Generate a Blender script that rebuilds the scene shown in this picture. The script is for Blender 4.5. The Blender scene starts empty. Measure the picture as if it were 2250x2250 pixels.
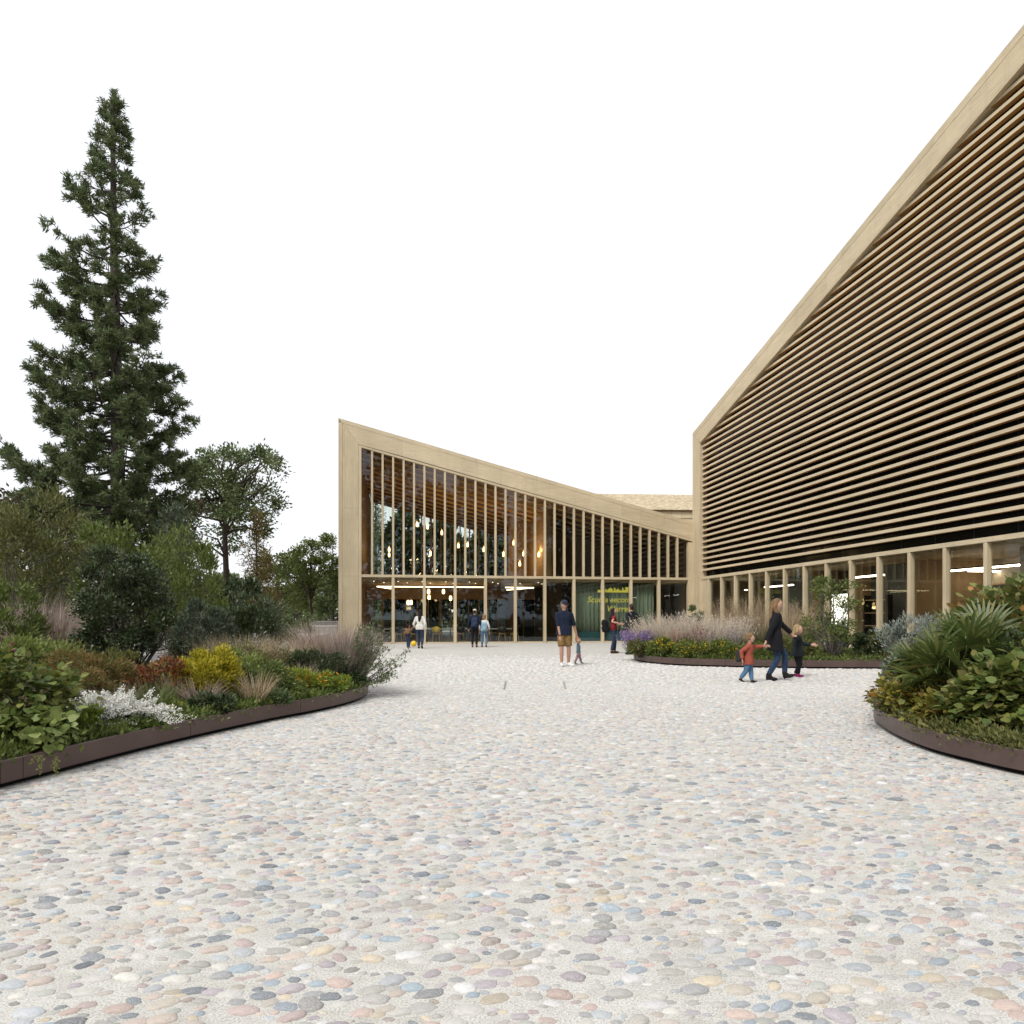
import bpy, math, random
import numpy as np
from mathutils import Vector, Matrix

scene = bpy.context.scene
COL = scene.collection
R = math.radians
random.seed(7)
rng = np.random.default_rng(7)

# ------------------------------------------------------------------ camera
CAM_H = 1.3
F = 1500.0          # focal length in pixels of the 2250 px photograph (24 mm shift lens)
cam_data = bpy.data.cameras.new('camera')
cam_data.sensor_width = 36.0
cam_data.lens = 24.0
cam_data.shift_y = 235.0 / 2250.0
cam_data.clip_start = 0.1
cam_data.clip_end = 3000
cam = bpy.data.objects.new('camera', cam_data)
COL.objects.link(cam)
cam.location = (0, 0, CAM_H)
cam.rotation_euler = (R(90), 0, 0)
scene.camera = cam

# ------------------------------------------------------------------ sky and sun (bright overcast)
SUN_EL, SUN_AZ = 48.0, 215.0      # azimuth from +Y clockwise: behind the camera, to the left
world = bpy.data.worlds.new('World')
scene.world = world
world.use_nodes = True
wn = world.node_tree
wn.nodes.clear()
w_out = wn.nodes.new('ShaderNodeOutputWorld')
w_bg = wn.nodes.new('ShaderNodeBackground')
w_sky = wn.nodes.new('ShaderNodeTexSky')
w_sky.sky_type = 'NISHITA'
w_sky.sun_disc = False
w_sky.sun_elevation = R(SUN_EL)
w_sky.sun_rotation = R(SUN_AZ)
w_sky.dust_density = 4.0
w_mix = wn.nodes.new('ShaderNodeMix')
w_mix.data_type = 'RGBA'
w_mix.inputs[0].default_value = 0.88
w_mix.inputs[7].default_value = (10.1, 10.3, 10.7, 1)     # even white cloud cover
wn.links.new(w_sky.outputs[0], w_mix.inputs[6])
wn.links.new(w_mix.outputs[2], w_bg.inputs[0])
w_bg.inputs[1].default_value = 0.087
wn.links.new(w_bg.outputs[0], w_out.inputs[0])

sun_data = bpy.data.lights.new('sun', 'SUN')
sun_data.energy = 2.0
sun_data.angle = R(18)
sun_data.color = (1.0, 0.97, 0.93)
sun = bpy.data.objects.new('sun', sun_data)
COL.objects.link(sun)
_az, _el = R(SUN_AZ), R(SUN_EL)
_to = Vector((math.sin(_az) * math.cos(_el), math.cos(_az) * math.cos(_el), math.sin(_el)))
sun.rotation_euler = (-_to).to_track_quat('-Z', 'Y').to_euler()
sun.location = _to * 60

scene.view_settings.view_transform = 'Standard'
scene.view_settings.look = 'None'
scene.view_settings.exposure = 0.42
scene.view_settings.gamma = 1.0
scene.view_settings.use_curve_mapping = False
scene.render.engine = 'CYCLES'
scene.cycles.use_denoising = True
scene.cycles.max_bounces = 8
scene.cycles.transparent_max_bounces = 24
scene.cycles.sample_clamp_indirect = 6.0
scene.cycles.caustics_reflective = False
scene.cycles.caustics_refractive = False

# ------------------------------------------------------------------ helpers
def P(px, py, Y):
    """a pixel of the photograph at distance Y -> a point"""
    return Vector(((px - 1125.0) / F * Y, Y, CAM_H - (py - 1360.0) / F * Y))

def G(px, py):
    return P(px, py, F * CAM_H / (py - 1360.0))

def tag(o, label=None, cat=None, group=None, kind=None):
    if label: o['label'] = label
    if cat: o['category'] = cat
    if group: o['group'] = group
    if kind: o['kind'] = kind
    return o

def empty(name, loc=(0, 0, 0), rz=0.0):
    o = bpy.data.objects.new(name, None)
    o.empty_display_size = 0.2
    COL.objects.link(o)
    o.location = loc
    o.rotation_euler = (0, 0, rz)
    return o

def link(name, me, parent=None, loc=None, rz=None):
    o = bpy.data.objects.new(name, me)
    COL.objects.link(o)
    if parent: o.parent = parent
    if loc is not None: o.location = loc
    if rz is not None: o.rotation_euler = (0, 0, rz)
    return o

def mesh_np(name, V, Fc, mat=None, smooth=False, attr=None):
    """fast mesh from numpy arrays; Fc = (n,k) array or a list of such arrays; attr = per-vertex RGB"""
    me = bpy.data.meshes.new(name)
    V = np.asarray(V, np.float32)
    arrs = Fc if isinstance(Fc, list) else [Fc]
    arrs = [np.asarray(a, np.int32) for a in arrs if len(a)]
    nl = sum(a.size for a in arrs)
    nf = sum(len(a) for a in arrs)
    me.vertices.add(len(V)); me.vertices.foreach_set('co', V.ravel())
    me.loops.add(nl); me.loops.foreach_set('vertex_index', np.concatenate([a.ravel() for a in arrs]))
    starts = []; s = 0
    for a in arrs:
        k = a.shape[1]
        starts.append(s + np.arange(len(a)) * k); s += a.size
    me.polygons.add(nf)
    me.polygons.foreach_set('loop_start', np.concatenate(starts).astype(np.int32))
    if smooth: me.polygons.foreach_set('use_smooth', np.ones(nf, bool))
    if attr is not None:
        ca = me.color_attributes.new('tint', 'FLOAT_COLOR', 'POINT')
        c = np.ones((len(V), 4), np.float32); c[:, :3] = attr
        ca.data.foreach_set('color', c.ravel())
    me.update(calc_edges=True)
    me.validate()
    if mat: me.materials.append(mat)
    return me

class MB:
    """collects simple shapes into one mesh"""
    def __init__(self): self.v = []; self.f = []
    def add(self, vs, fs):
        b = len(self.v)
        self.v += [tuple(p) for p in vs]
        self.f += [tuple(b + i for i in f) for f in fs]
        return self
    def box(self, x0, x1, y0, y1, z0, z1):
        v = [(x0,y0,z0),(x1,y0,z0),(x1,y1,z0),(x0,y1,z0),(x0,y0,z1),(x1,y0,z1),(x1,y1,z1),(x0,y1,z1)]
        return self.add(v, [(0,3,2,1),(4,5,6,7),(0,1,5,4),(1,2,6,5),(2,3,7,6),(3,0,4,7)])
    def bbox(self, x0, x1, y0, y1, z0, z1, b=0.01):
        """box with chamfered vertical and front edges"""
        pts = []
        v = []
        for (z, i) in ((z0, b), (z0 + b, 0), (z1 - b, 0), (z1, b)):
            v += [(x0+i+ (b if not i else 0),y0+i,z),(x1-i-(b if not i else 0),y0+i,z),(x1-i,y0+i+(b if not i else 0),z),(x1-i,y1-i-(b if not i else 0),z),
                  (x1-i-(b if not i else 0),y1-i,z),(x0+i+(b if not i else 0),y1-i,z),(x0+i,y1-i-(b if not i else 0),z),(x0+i,y0+i+(b if not i else 0),z)]
        f = [tuple(range(7, -1, -1)), tuple(range(24, 32))]
        for k in range(3):
            for j in range(8):
                a = k*8 + j; c = k*8 + (j+1) % 8
                f.append((a, c, c+8, a+8))
        return self.add(v, f)
    def prism_xz(self, poly, y0, y1):
        """polygon in x,z (counter-clockwise seen from -y) extruded in y"""
        n = len(poly)
        v = [(x, y0, z) for x, z in poly] + [(x, y1, z) for x, z in poly]
        f = [tuple(range(n)), tuple(range(2*n-1, n-1, -1))]
        for i in range(n):
            j = (i+1) % n
            f.append((j, i, n+i, n+j))
        return self.add(v, f)
    def prism_xy(self, poly, z0, z1):
        n = len(poly)
        v = [(x, y, z0) for x, y in poly] + [(x, y, z1) for x, y in poly]
        f = [tuple(range(n-1, -1, -1)), tuple(range(n, 2*n))]
        for i in range(n):
            j = (i+1) % n
            f.append((i, j, n+j, n+i))
        return self.add(v, f)
    def tube(self, pts, rad, n=6, cap=True):
        pts = [Vector(p) for p in pts]
        if not hasattr(rad, '__len__'): rad = [rad] * len(pts)
        b = len(self.v)
        prev = None
        for i, p in enumerate(pts):
            t = (pts[min(i+1, len(pts)-1)] - pts[max(i-1, 0)])
            if t.length < 1e-9: t = Vector((0,0,1))
            t.normalize()
            if prev is None:
                a = Vector((0,0,1)) if abs(t.z) < 0.9 else Vector((1,0,0))
                u = t.cross(a).normalized()
            else:
                u = (prev - t * prev.dot(t))
                u = u.normalized() if u.length > 1e-6 else t.orthogonal().normalized()
            prev = u
            w = t.cross(u)
            for k in range(n):
                a = 2*math.pi*k/n
                self.v.append(tuple(p + (u*math.cos(a) + w*math.sin(a)) * rad[i]))
        for i in range(len(pts)-1):
            for k in range(n):
                a = b + i*n + k; c = b + i*n + (k+1) % n
                self.f.append((a, c, c+n, a+n))
        if cap:
            self.f.append(tuple(b + k for k in range(n-1, -1, -1)))
            e = b + (len(pts)-1)*n
            self.f.append(tuple(e + k for k in range(n)))
        return self
    def lathe(self, prof, c=(0,0,0), n=12, sx=1.0, sy=1.0):
        """prof = [(r,z)...] from bottom to top"""
        b = len(self.v)
        for r, z in prof:
            for k in range(n):
                a = 2*math.pi*k/n
                self.v.append((c[0]+r*sx*math.cos(a), c[1]+r*sy*math.sin(a), c[2]+z))
        for i in range(len(prof)-1):
            for k in range(n):
                a = b+i*n+k; d = b+i*n+(k+1) % n
                self.f.append((a, d, d+n, a+n))
        self.f.append(tuple(b+k for k in range(n-1, -1, -1)))
        e = b+(len(prof)-1)*n
        self.f.append(tuple(e+k for k in range(n)))
        return self
    def ball(self, c, r, n=12, m=8, rot=None):
        if not hasattr(r, '__len__'): r = (r, r, r)
        b = len(self.v); c = Vector(c)
        def put(p):
            p = Vector((p[0]*r[0], p[1]*r[1], p[2]*r[2]))
            if rot is not None: p = rot @ p
            self.v.append(tuple(c + p))
        put((0,0,-1))
        for i in range(1, m):
            t = math.pi*i/m
            for k in range(n):
                a = 2*math.pi*k/n
                put((math.sin(t)*math.cos(a), math.sin(t)*math.sin(a), -math.cos(t)))
        put((0,0,1))
        top = b + 1 + (m-1)*n
        for k in range(n):
            self.f.append((b, b+1+(k+1) % n, b+1+k))
            self.f.append((top, top-n+k, top-n+(k+1) % n))
        for i in range(m-2):
            for k in range(n):
                a = b+1+i*n+k; d = b+1+i*n+(k+1) % n
                self.f.append((a, d, d+n, a+n))
        return self
    def mesh(self, name, mat=None, smooth=False):
        me = bpy.data.meshes.new(name)
        me.from_pydata(self.v, [], self.f)
        if smooth:
            me.polygons.foreach_set('use_smooth', np.ones(len(me.polygons), bool))
        me.update()
        if mat: me.materials.append(mat)
        return me
    def build(self, name, mat=None, parent=None, smooth=False, loc=None, rz=None):
        return link(name, self.mesh(name, mat, smooth), parent, loc, rz)

def copy_tree(o, parent=None):
    c = o.copy(); COL.objects.link(c); c.parent = parent
    for ch in list(o.children): copy_tree(ch, c)
    return c

def spline(pts, n, closed=True):
    """Catmull-Rom through pts"""
    pts = [np.array(p, float) for p in pts]
    out = []; N = len(pts)
    for i in range(N if closed else N-1):
        p0 = pts[(i-1) % N] if closed or i > 0 else pts[0]
        p1 = pts[i]; p2 = pts[(i+1) % N]
        p3 = pts[(i+2) % N] if closed or i+2 < N else pts[-1]
        for k in range(n):
            t = k/n
            out.append(0.5*((2*p1)+(-p0+p2)*t+(2*p0-5*p1+4*p2-p3)*t*t+(-p0+3*p1-3*p2+p3)*t**3))
    if not closed: out.append(pts[-1])
    return np.array(out)

def inside(poly, X, Y):
    poly = np.asarray(poly); c = np.zeros(len(X), bool)
    x1, y1 = poly[:, 0], poly[:, 1]
    x2, y2 = np.roll(x1, -1), np.roll(y1, -1)
    for a, b, d, e in zip(x1, y1, x2, y2):
        hit = ((b > Y) != (e > Y)) & (X < (d-a)*(Y-b)/((e-b) if abs(e-b) > 1e-12 else 1e-12)+a)
        c ^= hit
    return c

# ------------------------------------------------------------------ materials
class NT:
    def __init__(self, name):
        self.m = bpy.data.materials.new(name); self.m.use_nodes = True
        self.t = self.m.node_tree; self.n = self.t.nodes; self.l = self.t.links
        self.out = self.n['Material Output']; self.b = self.n['Principled BSDF']
    def new(self, kind, **kw):
        nd = self.n.new('ShaderNode' + kind)
        for k, v in kw.items(): setattr(nd, k, v)
        return nd
    def link(self, a, b): self.l.new(a, b)
    def ramp(self, fac, stops, mode='LINEAR'):
        r = self.new('ValToRGB'); r.color_ramp.interpolation = mode
        e = r.color_ramp.elements
        while len(e) > 1: e.remove(e[-1])
        e[0].position = stops[0][0]; e[0].color = (*stops[0][1], 1)
        for p, c in stops[1:]:
            x = e.new(p); x.color = (*c, 1)
        if fac is not None: self.link(fac, r.inputs[0])
        return r.outputs[0]
    def mix(self, fac, a, b, blend='MIX'):
        m = self.new('Mix', data_type='RGBA', blend_type=blend)
        for s, v in ((0, fac), (6, a), (7, b)):
            if hasattr(v, 'links'): self.link(v, m.inputs[s])
            elif s == 0: m.inputs[0].default_value = v
            else: m.inputs[s].default_value = (*v, 1)
        return m.outputs[2]
    def coord(self, scale=(1,1,1), which='Object', rot=(0,0,0)):
        tc = self.new('TexCoord'); mp = self.new('Mapping')
        mp.inputs['Scale'].default_value = scale; mp.inputs['Rotation'].default_value = rot
        self.link(tc.outputs[which], mp.inputs[0])
        return mp.outputs[0]
    def noise(self, vec, scale=5, detail=4, rough=0.55):
        x = self.new('TexNoise'); x.inputs['Scale'].default_value = scale
        x.inputs['Detail'].default_value = detail; x.inputs['Roughness'].default_value = rough
        if vec is not None: self.link(vec, x.inputs['Vector'])
        return x.outputs[0]
    def math(self, op, a, b=0.0):
        m = self.new('Math', operation=op)
        for i, v in enumerate((a, b)):
            if hasattr(v, 'links'): self.link(v, m.inputs[i])
            else: m.inputs[i].default_value = v
        return m.outputs[0]
    def bump(self, h, strength=0.3, dist=0.01):
        b = self.new('Bump'); b.inputs['Strength'].default_value = strength; b.inputs['Distance'].default_value = dist
        self.link(h, b.inputs['Height']); self.link(b.outputs[0], self.b.inputs['Normal'])
    def base(self, c):
        if hasattr(c, 'links'): self.link(c, self.b.inputs['Base Color'])
        else: self.b.inputs['Base Color'].default_value = (*c, 1)
    def set(self, **kw):
        for k, v in kw.items(): self.b.inputs[k.replace('_', ' ')].default_value = v

def mul(c, k): return tuple(min(1.0, x*k) for x in c)

def plain(name, c, rough=0.6, metal=0.0, var=0.12, scale=8.0, bump=0.0, spec=0.4):
    t = NT(name)
    n = t.noise(t.coord(), scale, 5)
    t.base(t.ramp(n, [(0.25, mul(c, 1-var)), (0.75, mul(c, 1+var))]))
    t.set(Roughness=rough, Metallic=metal)
    t.b.inputs['Specular IOR Level'].default_value = spec
    if bump: t.bump(n, bump, 0.01)
    return t.m

def wood(name, c, axis='x', rough=0.62, var=0.16, stain=0.14, boards=0.0):
    t = NT(name)
    lo, hi = 0.45, 9.0
    sc = {'x': (lo, hi, hi), 'y': (hi, lo, hi), 'z': (hi, hi, lo)}[axis]
    oi = t.new('ObjectInfo')
    tc = t.new('TexCoord'); mp = t.new('Mapping'); mp.inputs['Scale'].default_value = sc
    ofs = t.new('VectorMath', operation='SCALE'); cb = t.new('CombineXYZ')
    for k in range(3): t.link(oi.outputs['Random'], cb.inputs[k])
    t.link(cb.outputs[0], ofs.inputs[0]); ofs.inputs['Scale'].default_value = 37.0
    t.link(tc.outputs['Object'], mp.inputs[0]); t.link(ofs.outputs[0], mp.inputs['Location'])
    g = t.noise(mp.outputs[0], 3.0, 8, 0.65)
    broad = t.noise(t.coord((0.5, 0.5, 0.5)), 1.3, 3)
    col = t.ramp(g, [(0.22, mul(c, 1-var*1.5)), (0.5, c), (0.8, mul(c, 1+var))])
    st = t.ramp(broad, [(0.3, (1-stain,)*3), (0.7, (1.0,)*3)])
    col = t.mix(1.0, col, st, 'MULTIPLY')
    rv = t.ramp(oi.outputs['Random'], [(0.0, (0.90, 0.89, 0.87)), (1.0, (1.0, 1.0, 1.0))])
    col = t.mix(1.0, col, rv, 'MULTIPLY')
    if boards:          # sawn boards, barely told apart
        sp = t.new('SeparateXYZ'); t.link(t.new('TexCoord').outputs['Object'], sp.inputs[0]); cm = t.new('CombineXYZ')
        a_, b_ = (0, 2) if axis == 'x' else (2, 0)
        if axis == 'x': t.link(t.math('ADD', sp.outputs[2], t.math('MULTIPLY', sp.outputs[0], boards)), cm.inputs[1])
        else: t.link(sp.outputs[b_], cm.inputs[1])
        t.link(sp.outputs[a_], cm.inputs[0])
        bk = t.new('TexBrick'); t.link(cm.outputs[0], bk.inputs['Vector'])
        for k_, v_ in (('Scale', 1.0), ('Mortar Size', 0.003), ('Brick Width', 2.7), ('Row Height', 0.14), ('Bias', 0.0)): bk.inputs[k_].default_value = v_
        bk.inputs['Color1'].default_value = (0.955, 0.952, 0.945, 1); bk.inputs['Color2'].default_value = (1, 1, 1, 1); bk.inputs['Mortar'].default_value = (0.86, 0.85, 0.82, 1)
        col = t.mix(1.0, col, bk.outputs['Color'], 'MULTIPLY')
        streak = t.noise(t.coord((2.6, 2.6, 0.16)), 2.0, 4, 0.6)      # rain streaks
        col = t.mix(1.0, col, t.ramp(streak, [(0.28, (0.90, 0.895, 0.885)), (0.46, (1, 1, 1))]), 'MULTIPLY')
    t.base(col); t.set(Roughness=rough); t.b.inputs['Specular IOR Level'].default_value = 0.25
    t.bump(g, 0.25, 0.004)
    return t.m

def glass(name, tint, r0=0.10, refl=(0.75, 0.86, 1.0)):
    t = NT(name)
    t.n.remove(t.b)
    tr = t.new('BsdfTransparent'); tr.inputs[0].default_value = (*tint, 1)
    gl = t.new('BsdfGlossy'); gl.inputs['Color'].default_value = (*refl, 1); gl.inputs['Roughness'].default_value = 0.0
    w = t.noise(t.coord((0.6, 0.6, 0.6)), 0.8, 2)
    bp = t.new('Bump'); bp.inputs['Strength'].default_value = 0.02; bp.inputs['Distance'].default_value = 0.05
    t.link(w, bp.inputs['Height']); t.link(bp.outputs[0], gl.inputs['Normal'])
    lw = t.new('LayerWeight'); lw.inputs[0].default_value = 0.5
    p = t.math('POWER', lw.outputs['Facing'], 4.0)
    f = t.math('ADD', t.math('MULTIPLY', p, 1.0 - r0), r0)
    mx = t.new('MixShader'); t.link(f, mx.inputs[0]); t.link(tr.outputs[0], mx.inputs[1]); t.link(gl.outputs[0], mx.inputs[2])
    t.link(mx.outputs[0], t.out.inputs[0])
    return t.m

def emit(name, c, s):
    t = NT(name); t.base((0.8, 0.8, 0.8))
    t.b.inputs['Emission Color'].default_value = (*c, 1); t.b.inputs['Emission Strength'].default_value = s
    return t.m

def leafm(name, cols, rough=0.5, trans=0.25, spec=0.35):
    """cols: list of colours picked at random per leaf"""
    t = NT(name)
    ge = t.new('NewGeometry')
    st = [(i/max(1, len(cols)-1), c) for i, c in enumerate(cols)]
    col = t.ramp(ge.outputs['Random Per Island'], st)
    oi = t.new('ObjectInfo')
    rv = t.ramp(oi.outputs['Random'], [(0.0, (0.88, 0.9, 0.88)), (1.0, (1.08, 1.05, 1.02))])
    col = t.mix(1.0, col, rv, 'MULTIPLY')
    t.base(col); t.set(Roughness=rough); t.b.inputs['Specular IOR Level'].default_value = spec
    if trans > 0:
        tl = t.new('BsdfTranslucent'); t.link(col, tl.inputs[0])
        mx = t.new('MixShader'); mx.inputs[0].default_value = trans
        t.link(t.b.outputs[0], mx.inputs[1]); t.link(tl.outputs[0], mx.inputs[2]); t.link(mx.outputs[0], t.out.inputs[0])
    return t.m

LARCH = (0.63, 0.525, 0.355)
M = {}
M['larch_x'] = wood('larch_x', LARCH, 'x', boards=0.253)
M['larch_r'] = wood('larch_r', LARCH, 'x', boards=-0.2515)
M['larch_z'] = wood('larch_z', LARCH, 'z', boards=0.01)
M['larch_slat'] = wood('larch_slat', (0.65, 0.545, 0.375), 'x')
M['slat_shaded_brown'] = wood('slat_shaded_brown', (0.44, 0.25, 0.085), 'x')
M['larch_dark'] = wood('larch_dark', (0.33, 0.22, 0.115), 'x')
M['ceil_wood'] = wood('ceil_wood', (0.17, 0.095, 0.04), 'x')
M['joist'] = wood('joist', (0.74, 0.47, 0.19), 'x')
M['soffit'] = wood('soffit', (0.46, 0.33, 0.19), 'x')
M['seam'] = plain('seam', (0.07, 0.055, 0.04), 0.9)
M['steel_brown'] = plain('steel_brown', (0.105, 0.070, 0.062), 0.42, 0.25, 0.16, 3.0, 0.03)
M['black'] = plain('black', (0.012, 0.012, 0.012), 0.8, spec=0.2)
M['dark_wall'] = plain('dark_wall', (0.035, 0.028, 0.022), 0.8)
M['int_floor'] = plain('int_floor', (0.16, 0.15, 0.14), 0.25)
M['glass_front'] = glass('glass_front', (0.93, 0.95, 0.92), 0.035)
M['glass_dark'] = glass('glass_dark', (0.35, 0.38, 0.36), 0.03, (0.7, 0.78, 0.75))
M['glass_shop'] = glass('glass_shop', (0.93, 0.95, 0.93), 0.025, (0.75, 0.82, 0.80))
M['glass_clear'] = glass('glass_clear', (0.96, 0.98, 0.97), 0.025)
M['bulb'] = emit('bulb', (1.0, 0.60, 0.24), 6.0)
M['led'] = emit('led', (1.0, 0.74, 0.44), 5.0)
M['led_shop'] = emit('led_shop', (1.0, 0.83, 0.62), 9.0)
M['dark_metal'] = plain('dark_metal', (0.03, 0.03, 0.03), 0.45, 0.6)
M['brass'] = plain('brass', (0.45, 0.30, 0.12), 0.35, 0.8)
M['concrete'] = plain('concrete', (0.42, 0.42, 0.40), 0.85, 0, 0.12, 2.0, 0.1)
M['soil'] = plain('soil', (0.045, 0.032, 0.022), 0.95, 0, 0.5, 14.0, 0.9)

_t = NT('dark_glazing'); _t.base((0.006, 0.007, 0.006)); _t.set(Roughness=0.12); _t.b.inputs['Specular IOR Level'].default_value = 0.06
M['dark_glazing'] = _t.m

# ------------------------------------------------------------------ ground
def ground_mat():
    t = NT('grass_ground')
    n = t.noise(t.coord(), 0.8, 8, 0.7)
    t.base(t.ramp(n, [(0.3, (0.035, 0.045, 0.018)), (0.6, (0.07, 0.08, 0.035)), (0.8, (0.11, 0.10, 0.06))]))
    t.set(Roughness=0.95); t.bump(n, 0.8, 0.05)
    return t.m

def paving_mat():
    """pale mortar with fine aggregate; far from the camera the laid stones are only a pattern"""
    t = NT('paving_mortar')
    v = t.coord()
    fine = t.noise(v, 130.0, 4, 0.8)
    mid = t.noise(v, 9.0, 6, 0.6)
    broad = t.noise(v, 0.35, 4, 0.6)
    grain = t.ramp(fine, [(0.30, (0.17, 0.165, 0.15)), (0.42, (0.42, 0.415, 0.395)), (0.50, (0.60, 0.588, 0.555)), (0.62, (0.70, 0.688, 0.65))])
    m2 = t.ramp(mid, [(0.3, (0.84, 0.83, 0.81)), (0.7, (1.0, 1.0, 1.0))])
    str_ = t.noise(t.coord((1.0, 2.6, 1.0)), 2.2, 7, 0.72)
    m2 = t.mix(1.0, m2, t.ramp(str_, [(0.32, (0.80, 0.785, 0.76)), (0.5, (0.96, 0.955, 0.945)), (0.66, (1.0, 1.0, 1.0))]), 'MULTIPLY')
    b2 = t.ramp(broad, [(0.3, (0.92, 0.915, 0.90)), (0.7, (1.0, 1.0, 1.0))])
    col = t.mix(1.0, t.mix(1.0, grain, m2, 'MULTIPLY'), b2, 'MULTIPLY')
    vo = t.new('TexVoronoi'); vo.inputs['Scale'].default_value = 1.0
    t.link(t.coord((7.5, 10.0, 1.0)), vo.inputs['Vector'])
    stone = t.ramp(t.math('FRACT', t.math('MULTIPLY', vo.outputs['Color'], 3.7)), STONES, 'CONSTANT')
    d = t.ramp(vo.outputs['Distance'], [(0.30, (1, 1, 1)), (0.42, (0, 0, 0))])
    sep = t.new('SeparateXYZ'); t.link(t.coord(), sep.inputs[0])
    far = t.ramp(t.math('DIVIDE', sep.outputs[1], 60.0), [(0.31, (0, 0, 0)), (0.41, (0.42, 0.42, 0.42))])
    fac = t.mix(1.0, d, far, 'MULTIPLY')
    col = t.mix(fac, col, stone)
    t.base(col); t.set(Roughness=0.92); t.b.inputs['Specular IOR Level'].default_value = 0.15
    t.bump(t.mix(0.5, fine, mid), 0.35, 0.006)
    return t.m

STONE_COLS = [(0.405,0.381,0.345),(0.464,0.382,0.334),(0.320,0.320,0.320),(0.490,0.442,0.371),(0.296,0.332,0.367),(0.416,0.333,0.315),(0.540,0.516,0.481),(0.381,0.339,0.357),(0.394,0.405,0.364),(0.513,0.431,0.371),(0.456,0.479,0.492),(0.424,0.406,0.382),(0.197,0.215,0.233),(0.560,0.541,0.493),(0.334,0.399,0.441),(0.489,0.382,0.334),(0.442,0.430,0.394),(0.560,0.550,0.540),(0.405,0.364,0.382),(0.369,0.356,0.326),(0.453,0.406,0.358),(0.357,0.369,0.381),(0.514,0.443,0.336)]
STONES = [(i/len(STONE_COLS), c) for i, c in enumerate(STONE_COLS)]

def stone_mat(name, per_object, dusty=0.0):
    t = NT(name)
    if per_object:
        r = t.new('ObjectInfo').outputs['Random']
    else:
        r = t.new('NewGeometry').outputs['Random Per Island']
    stops = STONES + []
    col = t.ramp(r, stops, 'CONSTANT')
    val = t.ramp(t.math('FRACT', t.math('MULTIPLY', r, 157.0)), [(0, (0.55, 0.56, 0.58)), (0.10, (0.82, 0.82, 0.82)), (0.6, (0.95, 0.95, 0.95)), (1, (1.05, 1.05, 1.04))])
    col = t.mix(1.0, col, val, 'MULTIPLY')
    n = t.noise(t.coord((1, 1, 1), 'Generated' if False else 'Object'), 55.0 if not per_object else 2.2, 6, 0.7)
    mott = t.ramp(n, [(0.28, (0.68, 0.67, 0.66)), (0.5, (1, 1, 1)), (0.72, (1.15, 1.14, 1.12))])
    col = t.mix(1.0, col, mott, 'MULTIPLY')
    # pale cement dust caught on the stones
    n2 = t.noise(t.coord((1, 1, 1), 'Object'), 120.0 if not per_object else 5.0, 3, 0.6)
    dust = t.ramp(n2, [(0.45, (0.0+dusty,)*3), (0.75, (0.45+dusty*0.6,)*3)])
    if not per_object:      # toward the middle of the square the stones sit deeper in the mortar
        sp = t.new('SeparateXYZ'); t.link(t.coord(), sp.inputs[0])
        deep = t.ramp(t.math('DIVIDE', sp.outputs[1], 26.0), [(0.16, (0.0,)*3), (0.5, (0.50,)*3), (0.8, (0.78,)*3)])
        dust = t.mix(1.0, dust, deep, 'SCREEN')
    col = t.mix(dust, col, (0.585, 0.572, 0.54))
    t.base(col); t.set(Roughness=0.75); t.b.inputs['Specular IOR Level'].default_value = 0.3
    t.bump(n, 0.35, 0.004)
    return t.m

LEFT_BED = spline([(-3.89,5.19),(-4.15,4.0),(-4.9,2.7),(-7.0,1.8),(-12,1.8),(-16,6),(-15,13),(-10,16.4),(-5.6,15.4),(-3.4,13.5),(-2.62,12.2),
                   (-2.42,11.3),(-2.46,10.4),(-2.70,9.5),(-3.10,8.5),(-3.56,6.91)], 8)
MID_BED = spline([(3.86,21.6),(3.98,20.2),(4.5,19.15),(5.6,18.45),(7.0,18.05),(9.0,17.75),(11.0,17.7),(12.1,18.6),(12.0,21.5),(11.2,25.5),(10.0,28.5),
                  (8.4,29.0),(6.8,27.0),(5.4,24.8),(4.3,23.2)], 8)
RIGHT_BED = spline([(4.66,8.8),(4.34,8.0),(4.13,7.2),(4.06,6.6),(4.12,6.1),(4.24,5.6),(4.7,4.7),(5.8,4.0),(8,3.6),(11,4.4),(12.4,7.0),(11.6,9.6),(9.0,10.8),
                    (6.6,10.6),(5.4,9.9)], 8)
BEDS = [LEFT_BED, MID_BED, RIGHT_BED]

g = MB().add([(-900,-900,-0.06),(900,-900,-0.06),(900,900,-0.06),(-900,900,-0.06)], [(0,1,2,3)]).build('ground', ground_mat())
tag(g, kind='structure')
pav = MB().add([(-60,-30,0),(60,-30,0),(60,75,0),(-60,75,0)], [(0,1,2,3)]).build('plaza_paving', paving_mat())
tag(pav, kind='structure')

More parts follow.
